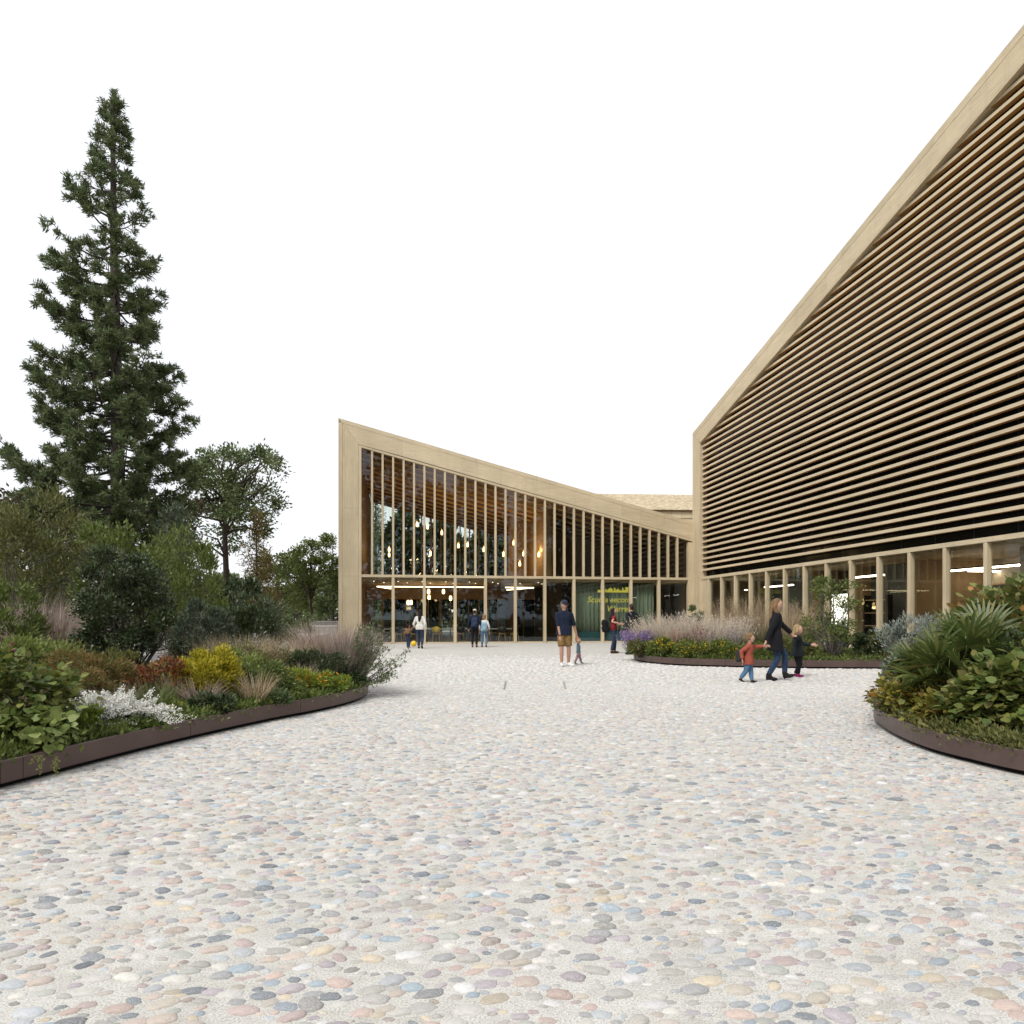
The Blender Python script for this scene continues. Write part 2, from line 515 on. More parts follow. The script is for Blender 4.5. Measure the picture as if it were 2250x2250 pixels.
def pack_stones(y0, y1, dens, amin, amax, gap, seed):
    """stones of mixed size laid side by side without overlapping: largest first, smaller ones in the gaps"""
    r_ = np.random.default_rng(seed)
    area = (y1*y1-y0*y0)*0.80 + 1.2*(y1-y0)
    n = int(area*dens)
    y = np.sqrt(r_.uniform(y0*y0, y1*y1, n)); x = r_.uniform(-1, 1, n)*(0.79*y+0.5)
    a = np.clip(amin*np.exp(r_.gamma(1.6, 0.30, n)), amin, amax)
    keep = np.ones(n, bool)
    for b in BEDS:
        c = b.mean(0); keep &= ~inside(c + (b - c)*1.012, x, y)
    x, y, a = x[keep], y[keep], a[keep]
    o = np.argsort(-a*r_.uniform(0.75, 1.0, len(a))); x, y, a = x[o], y[o], a[o]
    K = 0.70          # stones are laid longer across than deep
    cell = amax*2.0; grid = {}; out = []
    xs, ys, as_ = x.tolist(), y.tolist(), a.tolist()
    for i in range(len(xs)):
        px, py, pa = xs[i], ys[i], as_[i]
        cx, cy = int(px//cell), int(py//cell); ok = True
        for gx_ in (cx-1, cx, cx+1):
            for gy_ in (cy-1, cy, cy+1):
                for j in grid.get((gx_, gy_), ()):
                    dx = xs[j]-px; dy = (ys[j]-py)/K; m = (as_[j]+pa)*gap
                    if dx*dx+dy*dy < m*m: ok = False; break
                if not ok: break
            if not ok: break
        if ok: grid.setdefault((cx, cy), []).append(i); out.append(i)
    k = np.array(out); n = len(k); a = a[k]
    b = a*K*r_.uniform(0.72, 1.05, n); h = a*r_.uniform(0.16, 0.36, n); th = r_.normal(0.10, 0.28, n)
    return x[k], y[k], a*r_.uniform(0.95, 1.15, n), b, h, th

PR = [(1.05, -0.30), (0.98, 0.25), (0.72, 0.80)]
def pebbles_mesh(X, Y, a, b, h, th, nr, prof):
    n = len(X)
    ang = np.arange(nr)/nr*2*np.pi
    wob = 1 + rng.uniform(-0.12, 0.12, (n, nr))
    el = rng.uniform(1.75, 2.7, (n, 1))
    ca, sa = np.cos(ang)[None], np.sin(ang)[None]
    rad = (np.abs(ca)**el + np.abs(sa)**el)**(-1/el)*wob
    ux, uy = rad*ca*a[:, None], rad*sa*b[:, None]
    c, s = np.cos(th)[:, None], np.sin(th)[:, None]
    rx, ry = ux*c-uy*s, ux*s+uy*c
    tilt = rng.normal(0, 0.06, (n, 2))
    vs = []
    for (r, z) in prof:
        x = rx*r; y = ry*r
        vs.append(np.stack([X[:, None]+x, Y[:, None]+y, h[:, None]*z + (x*tilt[:, :1] + y*tilt[:, 1:])*(1 if z > 0 else 0)], 2))
    top = np.stack([X, Y, h*1.0], 1)[:, None]
    V = np.concatenate(vs + [top], 1)
    k = V.shape[1]
    q = []
    for L in range(len(prof)-1):
        for j in range(nr):
            q.append((L*nr+j, L*nr+(j+1) % nr, (L+1)*nr+(j+1) % nr, (L+1)*nr+j))
    tr = [((len(prof)-1)*nr+j, (len(prof)-1)*nr+(j+1) % nr, k-1) for j in range(nr)]
    off = (np.arange(n)*k)[:, None, None]
    Q = (np.array(q)[None]+off).reshape(-1, 4); T = (np.array(tr)[None]+off).reshape(-1, 3)
    return V.reshape(-1, 3), [Q, T]

M['stone_obj'] = stone_mat('stone_single', True)
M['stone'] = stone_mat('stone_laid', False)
S = pack_stones(1.9, 13.5, 640, 0.0165, 0.047, 0.90, 5)
X, Y = S[0], S[1]
nearest = np.argsort(np.where((np.abs(X) < 0.76*Y) & (Y > 2.16) & (S[2] > 0.022), Y, 1e9))[:300]
msk = np.zeros(len(X), bool); msk[nearest] = True
_n1 = ~msk & (Y < 5.5); _n2 = ~msk & (Y >= 5.5)
V, Fc = (lambda A, B: (np.concatenate([A[0], B[0]]), [A[1][0], A[1][1], B[1][0]+len(A[0]), B[1][1]+len(A[0])]))(
    pebbles_mesh(*[q[_n1] for q in S], 8, PR), pebbles_mesh(*[q[_n2] for q in S], 7, [(1.05, -0.3), (0.86, 0.58)]))
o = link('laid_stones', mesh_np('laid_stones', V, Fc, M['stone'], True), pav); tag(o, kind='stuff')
S2 = pack_stones(13.5, 25.0, 120, 0.034, 0.070, 0.92, 6)
_k = rng.random(len(S2[0])) > np.clip((S2[1]-18.0)/7.5, 0, 0.9)
V, Fc = pebbles_mesh(*[q[_k] for q in S2], 6, [(1.06, -0.3), (0.85, 0.6)])
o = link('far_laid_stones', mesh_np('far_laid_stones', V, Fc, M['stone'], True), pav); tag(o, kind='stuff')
variants = []
one = np.ones(1); zero = np.zeros(1)
for k in range(16):
    V, Fc = pebbles_mesh(zero, zero, one, one, one, zero, 14, [(1.05, -0.3), (1.02, 0.1), (0.94, 0.42), (0.78, 0.72), (0.5, 0.93)])
    variants.append(mesh_np('pebble', V, Fc, M['stone_obj'], True))
for i in nearest:
    o = bpy.data.objects.new('pebble', variants[rng.integers(len(variants))])
    COL.objects.link(o); o.parent = pav
    o.location = (X[i], Y[i], 0); o.rotation_euler = (0, 0, S[5][i]); o.scale = (S[2][i], S[3][i], S[4][i])

# ------------------------------------------------------------------ planting beds with steel edging
def soil_z(r, mound): return 0.165 + mound*(1-(1-min(1, (1-r)*1.6))**2)
def bed(name, outline, label, mound, z1=0.215, seg=1.9):
    root = empty(name, (0, 0, 0)); tag(root, label, 'planting bed')
    c = outline.mean(0)
    n = len(outline)
    tang = np.roll(outline, -1, 0) - np.roll(outline, 1, 0)
    tang /= np.linalg.norm(tang, axis=1)[:, None]
    area = 0.5*np.sum(outline[:, 0]*np.roll(outline[:, 1], -1) - np.roll(outline[:, 0], -1)*outline[:, 1])
    nor = np.stack([tang[:, 1], -tang[:, 0]], 1)*(1 if area > 0 else -1)   # outward
    # edging panels
    d = np.linalg.norm(np.roll(outline, -1, 0)-outline, axis=1)
    i = 0
    while i < n:
        j = i; L = 0
        while j < n and L < seg: L += d[j % n]; j += 1
        pts = []
        for k in range(i, j+1):
            p = outline[k % n]; q = nor[k % n]
            if k == i: p = p + tang[k % n]*0.003
            if k == j: p = p - tang[k % n]*0.003
            pts.append((p, q))
        m = MB(); vs = []; fs = []
        for p, q in pts:
            a = p + q*0.0; b = p - q*0.03
            vs += [(a[0], a[1], 0.045), (a[0], a[1], z1-0.004), (a[0]-q[0]*0.004, a[1]-q[1]*0.004, z1), (b[0], b[1], z1), (b[0], b[1], 0.045)]
        for k in range(len(pts)-1):
            for e in range(5):
                fs.append((k*5+e, (k+1)*5+e, (k+1)*5+(e+1) % 5, k*5+(e+1) % 5))
        fs.append(tuple(range(5))); fs.append(tuple(range((len(pts)-1)*5+4, (len(pts)-1)*5-1, -1)))
        m.add(vs, fs)
        m.build('edging_panel', M['steel_brown'], root)
        i = j
    pl = outline - nor*0.075
    MB().prism_xy([tuple(p) for p in (pl if area > 0 else pl[::-1])], -0.01, 0.10).build('recessed_plinth', M['black'], root)
    # soil, mounded toward the middle
    vs = []; fs = []
    rings = [1.0, 0.93, 0.8, 0.6, 0.35]
    inn = outline - nor*0.032
    for r in rings:
        t = 1-r
        z = soil_z(r, mound)
        for p in inn:
            q = c + (p-c)*r
            vs.append((q[0], q[1], z + (0.02*math.sin(q[0]*5)*math.cos(q[1]*4) if r < 1 else 0)))
    vs.append((c[0], c[1], 0.165+mound))
    for L in range(len(rings)-1):
        for k in range(n): fs.append((L*n+k, L*n+(k+1) % n, (L+1)*n+(k+1) % n, (L+1)*n+k))
    for k in range(n): fs.append(((len(rings)-1)*n+k, (len(rings)-1)*n+(k+1) % n, len(vs)-1))
    MB().add(vs, fs).build('soil', M['soil'], root, True)
    return root

bed('planting_bed', LEFT_BED, 'large planting bed with brown steel edging below the tall conifer', 0.16)
bed('planting_bed', MID_BED, 'planting bed of grasses with brown steel edging before the slatted facade', 0.12)
bed('planting_bed', RIGHT_BED, 'curved brown steel edged planting bed with the fan palm', 0.25)

M['steel_strip'] = plain('steel_strip', (0.30, 0.31, 0.31), 0.5, 0.5)
for px, lab in ((1109, 'thin steel drainage strip in the paving below the cafe'), (1240, 'thin steel drainage strip in the paving in front of the man in shorts')):
    a_, b_ = G(px+1.5 if px < 1200 else px-2, 1499), G(px-1.5 if px < 1200 else px+2, 1515)
    r = empty('drain_strip', (b_.x, b_.y, 0)); d_ = a_-b_
    m = MB(); s_ = Vector((-d_.y, d_.x, 0)).normalized()*0.011
    v = [-s_, d_-s_, d_+s_, s_]
    m.add([(p.x, p.y, -0.01) for p in v]+[(p.x, p.y, 0.026) for p in v], [(0,3,2,1),(4,5,6,7),(0,1,5,4),(1,2,6,5),(2,3,7,6),(3,0,4,7)])
    m.build('strip', M['steel_strip'], r); tag(r, lab, 'drain')

# a few fallen leaves along the beds
_n = 150
_o = np.concatenate([b[rng.integers(0, len(b), _n//3)] for b in BEDS]); _c = np.repeat([b.mean(0) for b in BEDS], _n//3, 0)
_d = (_o-_c)/np.linalg.norm(_o-_c, axis=1)[:, None]
_p = np.concatenate([_o + _d*np.abs(rng.normal(0.03, 0.35, (len(_o), 1))) + rng.normal(size=_o.shape)*0.15, np.full((len(_o), 1), 0.024)], 1)
_a = rng.uniform(0, 6.28, len(_p)); _u = np.stack([np.cos(_a), np.sin(_a), rng.normal(0, 0.12, len(_p))], 1); _w = np.stack([-np.sin(_a), np.cos(_a), rng.normal(0, 0.2, len(_p))], 1)
_L = rng.uniform(0.025, 0.05, (len(_p), 1))
_V = np.stack([_p, _p+_u*_L*0.5+_w*_L*0.28, _p+_u*_L, _p+_u*_L*0.5-_w*_L*0.28], 1).reshape(-1, 3)
M['litter'] = leafm('leaf_litter', [(0.16, 0.09, 0.03), (0.26, 0.17, 0.05), (0.12, 0.10, 0.05)], 0.8, 0.1)
o = link('fallen_leaves', mesh_np('fallen_leaves', _V, np.arange(len(_V)).reshape(-1, 4), M['litter'])); tag(o, 'scattered brown fallen leaves along the beds', 'leaves', kind='stuff')

# ------------------------------------------------------------------ low timber building in the middle
ANG = R(9.2)
LW = 18.05
DEP = 19.5
LB = empty('timber_pavilion', (-7.9, 35.8, 0), ANG)
tag(LB, 'low timber building with sloping roof edge and tall narrow windows above the cafe', 'building')
def zt(x): return 11.49 - 0.2550*x
def zb(x): return 10.30 - 0.2505*x
SL = 0.2535
def slab(x0, x1, o0, o1, y0, y1, name, mat, parent=LB, ztop=zt):
    """piece of the sloping fascia between offsets o0..o1 below the roof edge"""
    return MB().prism_xz([(x0, ztop(x0)-o1), (x1, ztop(x1)-o1), (x1, ztop(x1)-o0), (x0, ztop(x0)-o0)], y0, y1).build(name, mat, parent)
XE = 18.55
# dark backing just behind the panels so the joints read as joints
MB().prism_xz([(-1.16, 0), (-0.02, 0), (-0.02, zb(0)+0.1), (XE, zb(XE)+0.1), (XE, zt(XE)-0.02), (-1.16, zt(-1.16)-0.02)], 0.03, 0.30).build('frame_backing', M['seam'], LB)
# jamb panels
MB().prism_xz([(-1.17, 0), (-0.972, 0), (-0.972, zt(-0.972)-0.205), (-1.17, zt(-1.17)-0.001)], -0.004, 0.28).build('corner_board', M['larch_z'], LB)
zs = [0.0, 3.55, 7.1]
for i, z in enumerate(zs):
    top = [(-0.16, zs[i+1]-0.004), (-0.962, zs[i+1]-0.004)] if i < 2 else [(-0.16, zb(0)+0.155), (-0.962, zt(-0.962)-0.215)]
    MB().prism_xz([(-0.962, z+0.004), (-0.16, z+0.004)] + top, 0.0, 0.03).build('frame_panel', M['larch_z'], LB)
MB().prism_xz([(-0.15, 0), (0, 0), (0, zb(0)), (-0.15, zb(0)+0.14)], 0.012, 0.26).build('window_jamb', M['larch_z'], LB)
# fascia
slab(-1.17, 6.0, 0.0, 0.205, -0.004, 0.30, 'roof_edge_board', M['larch_x'])
slab(6.006, 12.4, 0.0, 0.205, -0.004, 0.30, 'roof_edge_board', M['larch_x'])
slab(12.406, XE, 0.0, 0.205, -0.004, 0.30, 'roof_edge_board', M['larch_x'])
seams = [-0.95, 2.1, 5.3, 8.6, 11.8, 14.2, 16.6, XE]
for a, b in zip(seams[:-1], seams[1:]):
    lo = lambda x: zb(max(x, 0))+0.155 if x >= 0 else zb(0)+0.155
    a2 = a+0.004
    if a < 0:
        MB().prism_xz([(-0.155, zb(0)+0.16), (b, zb(b)+0.15), (b, zt(b)-0.215), (-0.95, zt(-0.95)-0.217)], 0.0, 0.03).build('frame_panel', M['larch_x'], LB)
    else:
        MB().prism_xz([(a2, zb(a2)+0.15), (b, zb(b)+0.15), (b, zt(b)-0.215), (a2, zt(a2)-0.215)], 0.0, 0.03).build('frame_panel', M['larch_x'], LB)
MB().prism_xz([(0.002, zb(0)), (XE, zb(XE)), (XE, zb(XE)+0.14), (-0.148, zb(0)+0.142)], 0.012, 0.26).build('window_head', M['larch_x'], LB)
MB().box(LW+0.08, XE, 0.0, 0.28, 0, zb(XE)-0.002).build('window_jamb', M['larch_z'], LB)
# beam, posts, mullions, panes
BZ0, BZ1 = 3.50, 3.64
MB().bbox(0.001, LW+0.079, 0.03, 0.27, BZ0, BZ1, 0.006).build('storey_beam', M['larch_x'], LB)
NB = 11
bw = LW/NB
for k in range(1, NB):
    x = k*bw
    MB().bbox(x-0.078, x+0.078, 0.035, 0.265, 0.0, BZ0-0.001, 0.006).build('post', M['larch_z'], LB)
MB().box(0.001, LW+0.079, 0.10, 0.22, 0.0, 0.07).build('bottom_rail', M['larch_x'], LB)
n3 = NB*3
for k in range(1, n3):
    x = k*LW/n3
    w = 0.052
    MB().prism_xz([(x-w, BZ1+0.001), (x+w, BZ1+0.001), (x+w, zb(x+w)-0.001), (x-w, zb(x-w)-0.001)], 0.04, 0.25).build('mullion', M['larch_z'], LB)
for k in range(n3):
    a, b = k*LW/n3+0.03, (k+1)*LW/n3-0.03
    MB().prism_xz([(a, BZ1), (b, BZ1), (b, zb(b)), (a, zb(a))], 0.16, 0.172).build('window_pane', M['glass_front'], LB)
for k in range(NB):
    a, b = k*bw+0.05, (k+1)*bw-0.05
    MB().box(a, b, 0.16, 0.172, 0.06, BZ0+0.005).build('glass_wall_pane', M['glass_front'], LB)
# shell
MB().box(-1.0, -0.30, 0.30, DEP, 0, 10.6).build('side_wall', M['larch_dark'], LB)
for k in range(25):
    z = 0.1+k*0.45
    y0 = 0.27
    MB().add([(-1.13, y0, z+0.47), (-1.19, y0, z), (-1.0, y0, z), (-1.0, y0, z+0.47), (-1.13, DEP, z+0.47), (-1.19, DEP, z), (-1.0, DEP, z), (-1.0, DEP, z+0.47)],
             [(0,1,2,3),(7,6,5,4),(0,4,5,1),(1,5,6,2),(0,3,7,4),(3,2,6,7)]).build('cladding_course', M['larch_dark'], LB)
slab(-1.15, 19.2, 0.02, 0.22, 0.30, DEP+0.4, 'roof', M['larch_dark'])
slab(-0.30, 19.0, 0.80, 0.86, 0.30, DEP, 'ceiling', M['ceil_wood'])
for k in range(13):
    y = 0.9 + k*1.48
    slab(-0.295, 18.9, 0.862, 0.96, y, y+0.11, 'joist', M['joist'])
MB().box(-0.3, 18.6, 0.30, DEP, -0.02, 0.02).build('interior_floor', M['int_floor'], LB)
MB().box(10.6, 10.9, 3.2, DEP, 3.62, 8.2).build('partition', M['larch_dark'], LB)
MB().box(18.6, 18.9, 0.3, DEP, 0, 6.2).build('side_wall', M['larch_dark'], LB)
MB().box(-0.29, 18.59, 0.30, 9.6, 3.36, 3.60).build('gallery_floor', M['soffit'], LB)
# rear glazed wall
for k in range(0, 25):
    x = -0.2 + k*0.78
    if x > 18.5: break
    MB().prism_xz([(x-0.05, 0), (x+0.05, 0), (x+0.05, zt(x+0.05)-0.87), (x-0.05, zt(x-0.05)-0.87)], DEP-0.3, DEP-0.1).build('rear_mullion', M['larch_z'], LB)
MB().prism_xz([(-0.3, 0), (10.6, 0), (10.6, zt(10.6)-0.87), (-0.3, zt(-0.3)-0.87)], DEP-0.2, DEP-0.19).build('rear_glass', M['glass_clear'], LB)
MB().prism_xz([(10.6, 0), (18.6, 0), (18.6, zt(18.6)-0.87), (10.6, zt(10.6)-0.87)], DEP-0.2, DEP-0.1).build('rear_wall', M['larch_dark'], LB)
# inner glazed partition below the gallery
IP = empty('glazed_partition', (0, 0, 0)); IP.parent = LB
PY = 9.75
MB().box(-0.29, 11.2, PY, PY+0.15, 2.62, 3.36).build('transom_panel', M['larch_dark'], LB)
for x0, x1, dark in ((0.9, 4.6, 1), (5.9, 9.3, 1), (9.6, 11.2, 1)):
    MB().box(x0, x1, PY+0.10, PY+0.11, 0, 2.62).build('partition_pane', M['glass_dark'], LB)
    n = int((x1-x0)/0.62)
    for k in range(n+1):
        x = x0 + (x1-x0)*k/n
        MB().box(x-0.03, x+0.03, PY+0.02, PY+0.14, 0, 2.62).build('partition_post', M['larch_dark'], LB)
bpy.data.objects.remove(IP)
# dark service core behind the right-hand bays
MB().box(11.2, 11.5, 1.6, DEP-0.4, 0.02, 3.36).build('core_wall', M['dark_wall'], LB)
MB().box(11.5, 18.6, 6.0, 6.2, 0.02, 3.36).build('core_wall', M['larch_dark'], LB)
MB().box(9.3, 18.59, 9.4, 9.6, 3.6, 9.0).build('gallery_wall', M['larch_dark'], LB)
# green curtain behind four bays
cu = NT('curtain_green')
nz = cu.noise(cu.coord((9, 9, 0.25)), 3.0, 5)
cu.base(cu.ramp(nz, [(0.3, (0.10, 0.135, 0.10)), (0.7, (0.22, 0.26, 0.19))])); cu.set(Roughness=0.9)
vs = []; fs = []
N = 340; x0, x1 = 7*bw+0.12, 10*bw-0.1
for i in range(N+1):
    x = x0+(x1-x0)*i/N
    y = 0.62 + 0.035*math.sin(x*26) + 0.02*math.sin(x*9.3+1)
    vs += [(x, y, 0.03), (x, y, 3.34), (x, y+0.012, 3.34), (x, y+0.012, 0.03)]
for i in range(N):
    for e in range(4): fs.append((i*4+e, (i+1)*4+e, (i+1)*4+(e+1) % 4, i*4+(e+1) % 4))
MB().add(vs, fs).build('curtain', cu.m, LB, True)
# yellow lettering on the glass
yel = plain('yellow_film', (0.42, 0.40, 0.05), 0.5, var=0.05)
def lettering(txt, x, z, size, w=None):
    cd = bpy.data.curves.new('lettering', 'FONT'); cd.body = txt; cd.size = size; cd.shear = 0.22; cd.extrude = 0.002
    cd.offset = 0.004
    cd.materials.append(yel)
    o = bpy.data.objects.new('lettering', cd); COL.objects.link(o); o.parent = LB
    o.location = (x, 0.152, z); o.rotation_euler = (R(90), 0, 0)
    me = bpy.data.meshes.new_from_object(o); me.name = 'lettering'
    l = link('lettering', me, LB); l.location = o.location; l.rotation_euler = o.rotation_euler
    bpy.data.objects.remove(o)
lettering('Scuola secon', 12.26, 2.23, 0.455)
lettering('Warren', 13.36, 1.72, 0.455)
em = MB(); x = 12.86; rr = random.Random(3)
while x < 14.66:
    w = rr.uniform(0.05, 0.13); h = rr.choice([0.10, 0.12, 0.14, 0.15, 0.2, 0.26]) if x < 14.4 else 0.3
    if x < 13.2: h = min(h, 0.14)
    em.box(x, min(x+w, 14.68), 0.149, 0.153, 2.78, 2.78+h); x += w + rr.choice([0.0, 0.0, 0.012])
em.build('skyline_emblem', yel, LB)

# lamps ------------------------------------------------------------------
Linv = (Matrix.Translation((-7.9, 35.8, 0)) @ Matrix.Rotation(ANG, 4, 'Z')).inverted()
def at_depth(px, py, d):
    """point seen at a pixel on the plane d metres behind the pavilion's front"""
    a = Linv @ Vector((0, 0, CAM_H)); b = Linv @ P(px, py, 30.0)
    k = (d - a.y)/(b.y - a.y)
    return a + (b-a)*k
lamp_shape = MB().lathe([(0.03, -0.14), (0.085, -0.12), (0.10, -0.02), (0.085, 0.10), (0.04, 0.14)], n=12).mesh('glowing_shade', M['bulb'], True)
lamp_cap = MB().lathe([(0.05, 0.14), (0.05, 0.19), (0.012, 0.21)], n=8).mesh('lamp_cap', M['brass'])
up = [(703,903,5,'first'),(785,922,6,''),(483,1100,9,''),(483,1142,11,''),(807,1132,7,''),(897,968,9,''),(1027,1070,6,''),(1100,1063,8,''),(1228,1100,5,''),
      (1383,1138,5,''),(1463,1048,4,''),(1510,1210,7,''),(1541,1132,6,'')]
up = [(x/3.577+720, y/3.577+900, d) for x, y, d, _ in up] + [(x/3.714+1140, y/3.714+980, d) for x, y, d in ((40,880,4),(8,962,6),(162,887,5))]
low = [(x/3.577+720, y/3.577+900, d) for x, y, d in ((793,1430,4),(910,1430,5),(797,1475,6),(966,1482,5),(632,1516,6),(656,1516,6.3))]
def pendant(px, py, d, up_):
    p = at_depth(px, py, d)
    top = (zt(p.x)-0.9) if up_ else 3.36
    if d > 9.6 and not up_: top = 3.3
    root = empty('pendant_lamp', (LB.matrix_basis @ p) if False else (Matrix.Translation((-7.9, 35.8, 0)) @ Matrix.Rotation(ANG, 4, 'Z')) @ p)
    link('glowing_shade', lamp_shape, root); link('lamp_cap', lamp_cap, root)
    MB().tube([(0, 0, 0.2), (0, 0, top-p.z)], 0.006, 5).build('cord', M['dark_metal'], root)
    root.scale = (0.68, 0.68, 1) if up_ else (0.85, 0.85, 1)
    ld = bpy.data.lights.new('lamp_light', 'POINT'); ld.energy = 16 if up_ else 10; ld.color = (1.0, 0.62, 0.28); ld.shadow_soft_size = 0.11
    lo = bpy.data.objects.new('lamp_light', ld); COL.objects.link(lo); lo.parent = root; lo.location = (0, 0, 0.30 if up_ else -0.25)
    return root
ORD = 'first second third fourth fifth sixth seventh eighth ninth tenth eleventh twelfth thirteenth fourteenth fifteenth sixteenth seventeenth'.split()
for i, (a, b, d) in enumerate(sorted(up)):
    tag(pendant(a, b, d, True), 'glowing pendant lamp behind the tall upper windows, %s from the left' % ORD[i], 'pendant lamp', 'pendant lamps in the upper hall')
for i, (a, b, d) in enumerate(sorted(low)):
    tag(pendant(a, b, d, False), 'glowing pendant lamp above the cafe tables, %s from the left' % ORD[i], 'pendant lamp', 'pendant lamps in the cafe')
def led(pts, label):
    root = empty('light_strip', (Matrix.Translation((-7.9, 35.8, 0)) @ Matrix.Rotation(ANG, 4, 'Z')) @ Vector(pts[0])); root.rotation_euler = (0, 0, ANG)
    base = Vector(pts[0])
    m = MB(); h = MB()
    for a, b in zip(pts[:-1], pts[1:]):
        a = Vector(a)-base; b = Vector(b)-base; t = (b-a).normalized(); s = Vector((-t.y, t.x, 0))*0.03
        for mm, z0, z1, k in ((m, -0.05, 0, 1), (h, 0.001, 0.05, 1.05)):
            v = [a-s*k, b-s*k, b+s*k, a+s*k]
            mm.add([(p.x, p.y, z0) for p in v]+[(p.x, p.y, z1) for p in v], [(0,3,2,1),(4,5,6,7),(0,1,5,4),(1,2,6,5),(2,3,7,6),(3,0,4,7)])
    m.build('diffuser', M['led'], root); h.build('housing', M['dark_metal'], root)
    tag(root, label, 'light strip')
A = at_depth(829, 1288, 3.6); B = at_depth(1062.5, 1291, 3.6); C = at_depth(858.5, 1297, 6.2)
led([(C.x, C.y, 3.2), (A.x, A.y, 3.2), (B.x, B.y, 3.2)], 'long L-shaped light strip under the cafe ceiling')
A = at_depth(1172, 1292, 3.6); B = at_depth(1114, 1305, 7.0)
led([(B.x, B.y, 3.2), (A.x, A.y, 3.2), (A.x-1.7, A.y, 3.2)], 'pointed light strip under the ceiling near the dark stair bay')
dl = MB().lathe([(0.03, 0), (0.03, 0.02)], n=8).mesh('downlight', emit('spot', (1.0, 0.85, 0.65), 3.0))
for k in range(8):
    for y in (1.2, 2.6):
        o = link('downlight', dl, LB); o.location = (0.6+k*1.3+(y > 2)*0.5, y, 3.338)

# cafe furniture -----------------------------------------------------------
LM = Matrix.Translation((-7.9, 35.8, 0)) @ Matrix.Rotation(ANG, 4, 'Z')
M['oak'] = wood('oak', (0.50, 0.33, 0.16), 'z')
M['table_top'] = plain('table_top', (0.45, 0.46, 0.45), 0.35)
M['shell_black'] = plain('shell_black', (0.02, 0.02, 0.022), 0.5)
M['shell_yellow'] = plain('shell_yellow', (0.75, 0.50, 0.03), 0.45, var=0.05)
def cafe_table(x0, x1, y, label):
    r = empty('cafe_table', LM @ Vector(((x0+x1)/2, y, 0.02)), ANG)
    w = (x1-x0)/2
    MB().bbox(-w, w, -0.4, 0.4, 0.70, 0.74, 0.008).build('table_top', M['table_top'], r)
    for sx in (-1, 1):
        for sy in (-1, 1):
            MB().tube([(sx*(w-0.15), sy*0.32, 0.70), (sx*(w-0.08), sy*0.36, 0)], 0.02, 6).build('leg', M['dark_metal'], r)
    tag(r, label, 'table')
cafe_table(0.4, 3.1, 1.75, 'cafe table behind the woman in the cream blouse')
cafe_table(3.4, 5.9, 1.75, 'cafe table beside the yellow chair')
cafe_table(6.1, 8.6, 1.75, 'cafe table behind the girl with the denim backpack')
cafe_table(1.2, 4.2, 5.2, 'cafe table at the back of the room on the pale side')
cafe_table(5.4, 8.4, 5.2, 'cafe table at the back beside the dark partition')
def cafe_chair(x, y, rz, mat, label, group=None):
    r = empty('cafe_chair', LM @ Vector((x, y, 0.02)), ANG+rz)
    MB().lathe([(0.18, 0.43), (0.225, 0.445), (0.22, 0.465), (0.1, 0.455)], n=14).build('seat', M['oak'], r, True)
    m = MB(); vs = []; fs = []; n = 9
    for i in range(n):
        a = R(-62 + 124*i/(n-1))
        x_, y_ = 0.24*math.sin(a), 0.23*math.cos(a)
        e = 1-abs(i-(n-1)/2)/((n-1)/2)
        h = 0.06 + 0.12*math.sqrt(max(0, e))
        for (dr, z) in ((0, 0.70-h), (0, 0.70+h), (0.018, 0.70+h), (0.018, 0.70-h)):
            k = 1+dr/0.24; vs.append((x_*k, y_*k, z))
    for i in range(n-1):
        for e in range(4): fs.append((i*4+e, (i+1)*4+e, (i+1)*4+(e+1) % 4, i*4+(e+1) % 4))
    fs += [(0,1,2,3), tuple((n-1)*4+e for e in (3,2,1,0))]
    m.add(vs, fs).build('backrest', mat, r, True)
    for sx in (-1, 1):
        MB().tube([(sx*0.15, -0.14, 0.44), (sx*0.20, -0.20, 0)], [0.016, 0.011], 6).build('leg', M['oak'], r)
        MB().tube([(sx*0.15, 0.19, 0.66), (sx*0.15, 0.15, 0.44), (sx*0.20, 0.22, 0)], [0.012, 0.016, 0.011], 6).build('leg', M['oak'], r)
    tag(r, label, 'chair', group)
p = at_depth(958, 1400, 0.95)
cafe_chair(p.x, 0.95, R(180), M['shell_yellow'], 'chair with yellow round back behind the cafe glass')
seen_ = {}
for x, y, rz in ((0.95,1.0,170),(1.9,0.95,185),(2.7,1.0,190),(5.3,1.0,175),(6.6,1.0,180),(7.6,1.0,176),(8.3,1.05,200),(1.2,2.6,0),(2.6,2.6,10),(4.2,2.6,-5),(5.4,2.6,4),(6.9,2.6,0),(7.9,2.6,8),(2.0,4.5,180),(6.2,4.5,180),(7.6,4.5,175)):
    row = 'nearest the glass' if y < 2 else ('on the far side of the front tables' if y < 3 else 'at the rear tables')
    seen_[row] = seen_.get(row, -1)+1
    cafe_chair(x, y, R(rz), M['shell_black'], 'black cafe chair %s, %s from the timber corner' % (row, ORD[seen_[row]]), 'black chairs at the cafe tables')
r = empty('teal_sofa', LM @ Vector((12.55, 0.42, 0.02)), ANG)
teal = plain('teal_cloth', (0.02, 0.075, 0.085), 0.85)
MB().bbox(-0.85, 2.2, -0.02, 0.12, 0.02, 0.58, 0.02).build('backrest', teal, r); 
tag(r, 'low dark teal sofa back behind the lettered glass', 'sofa')

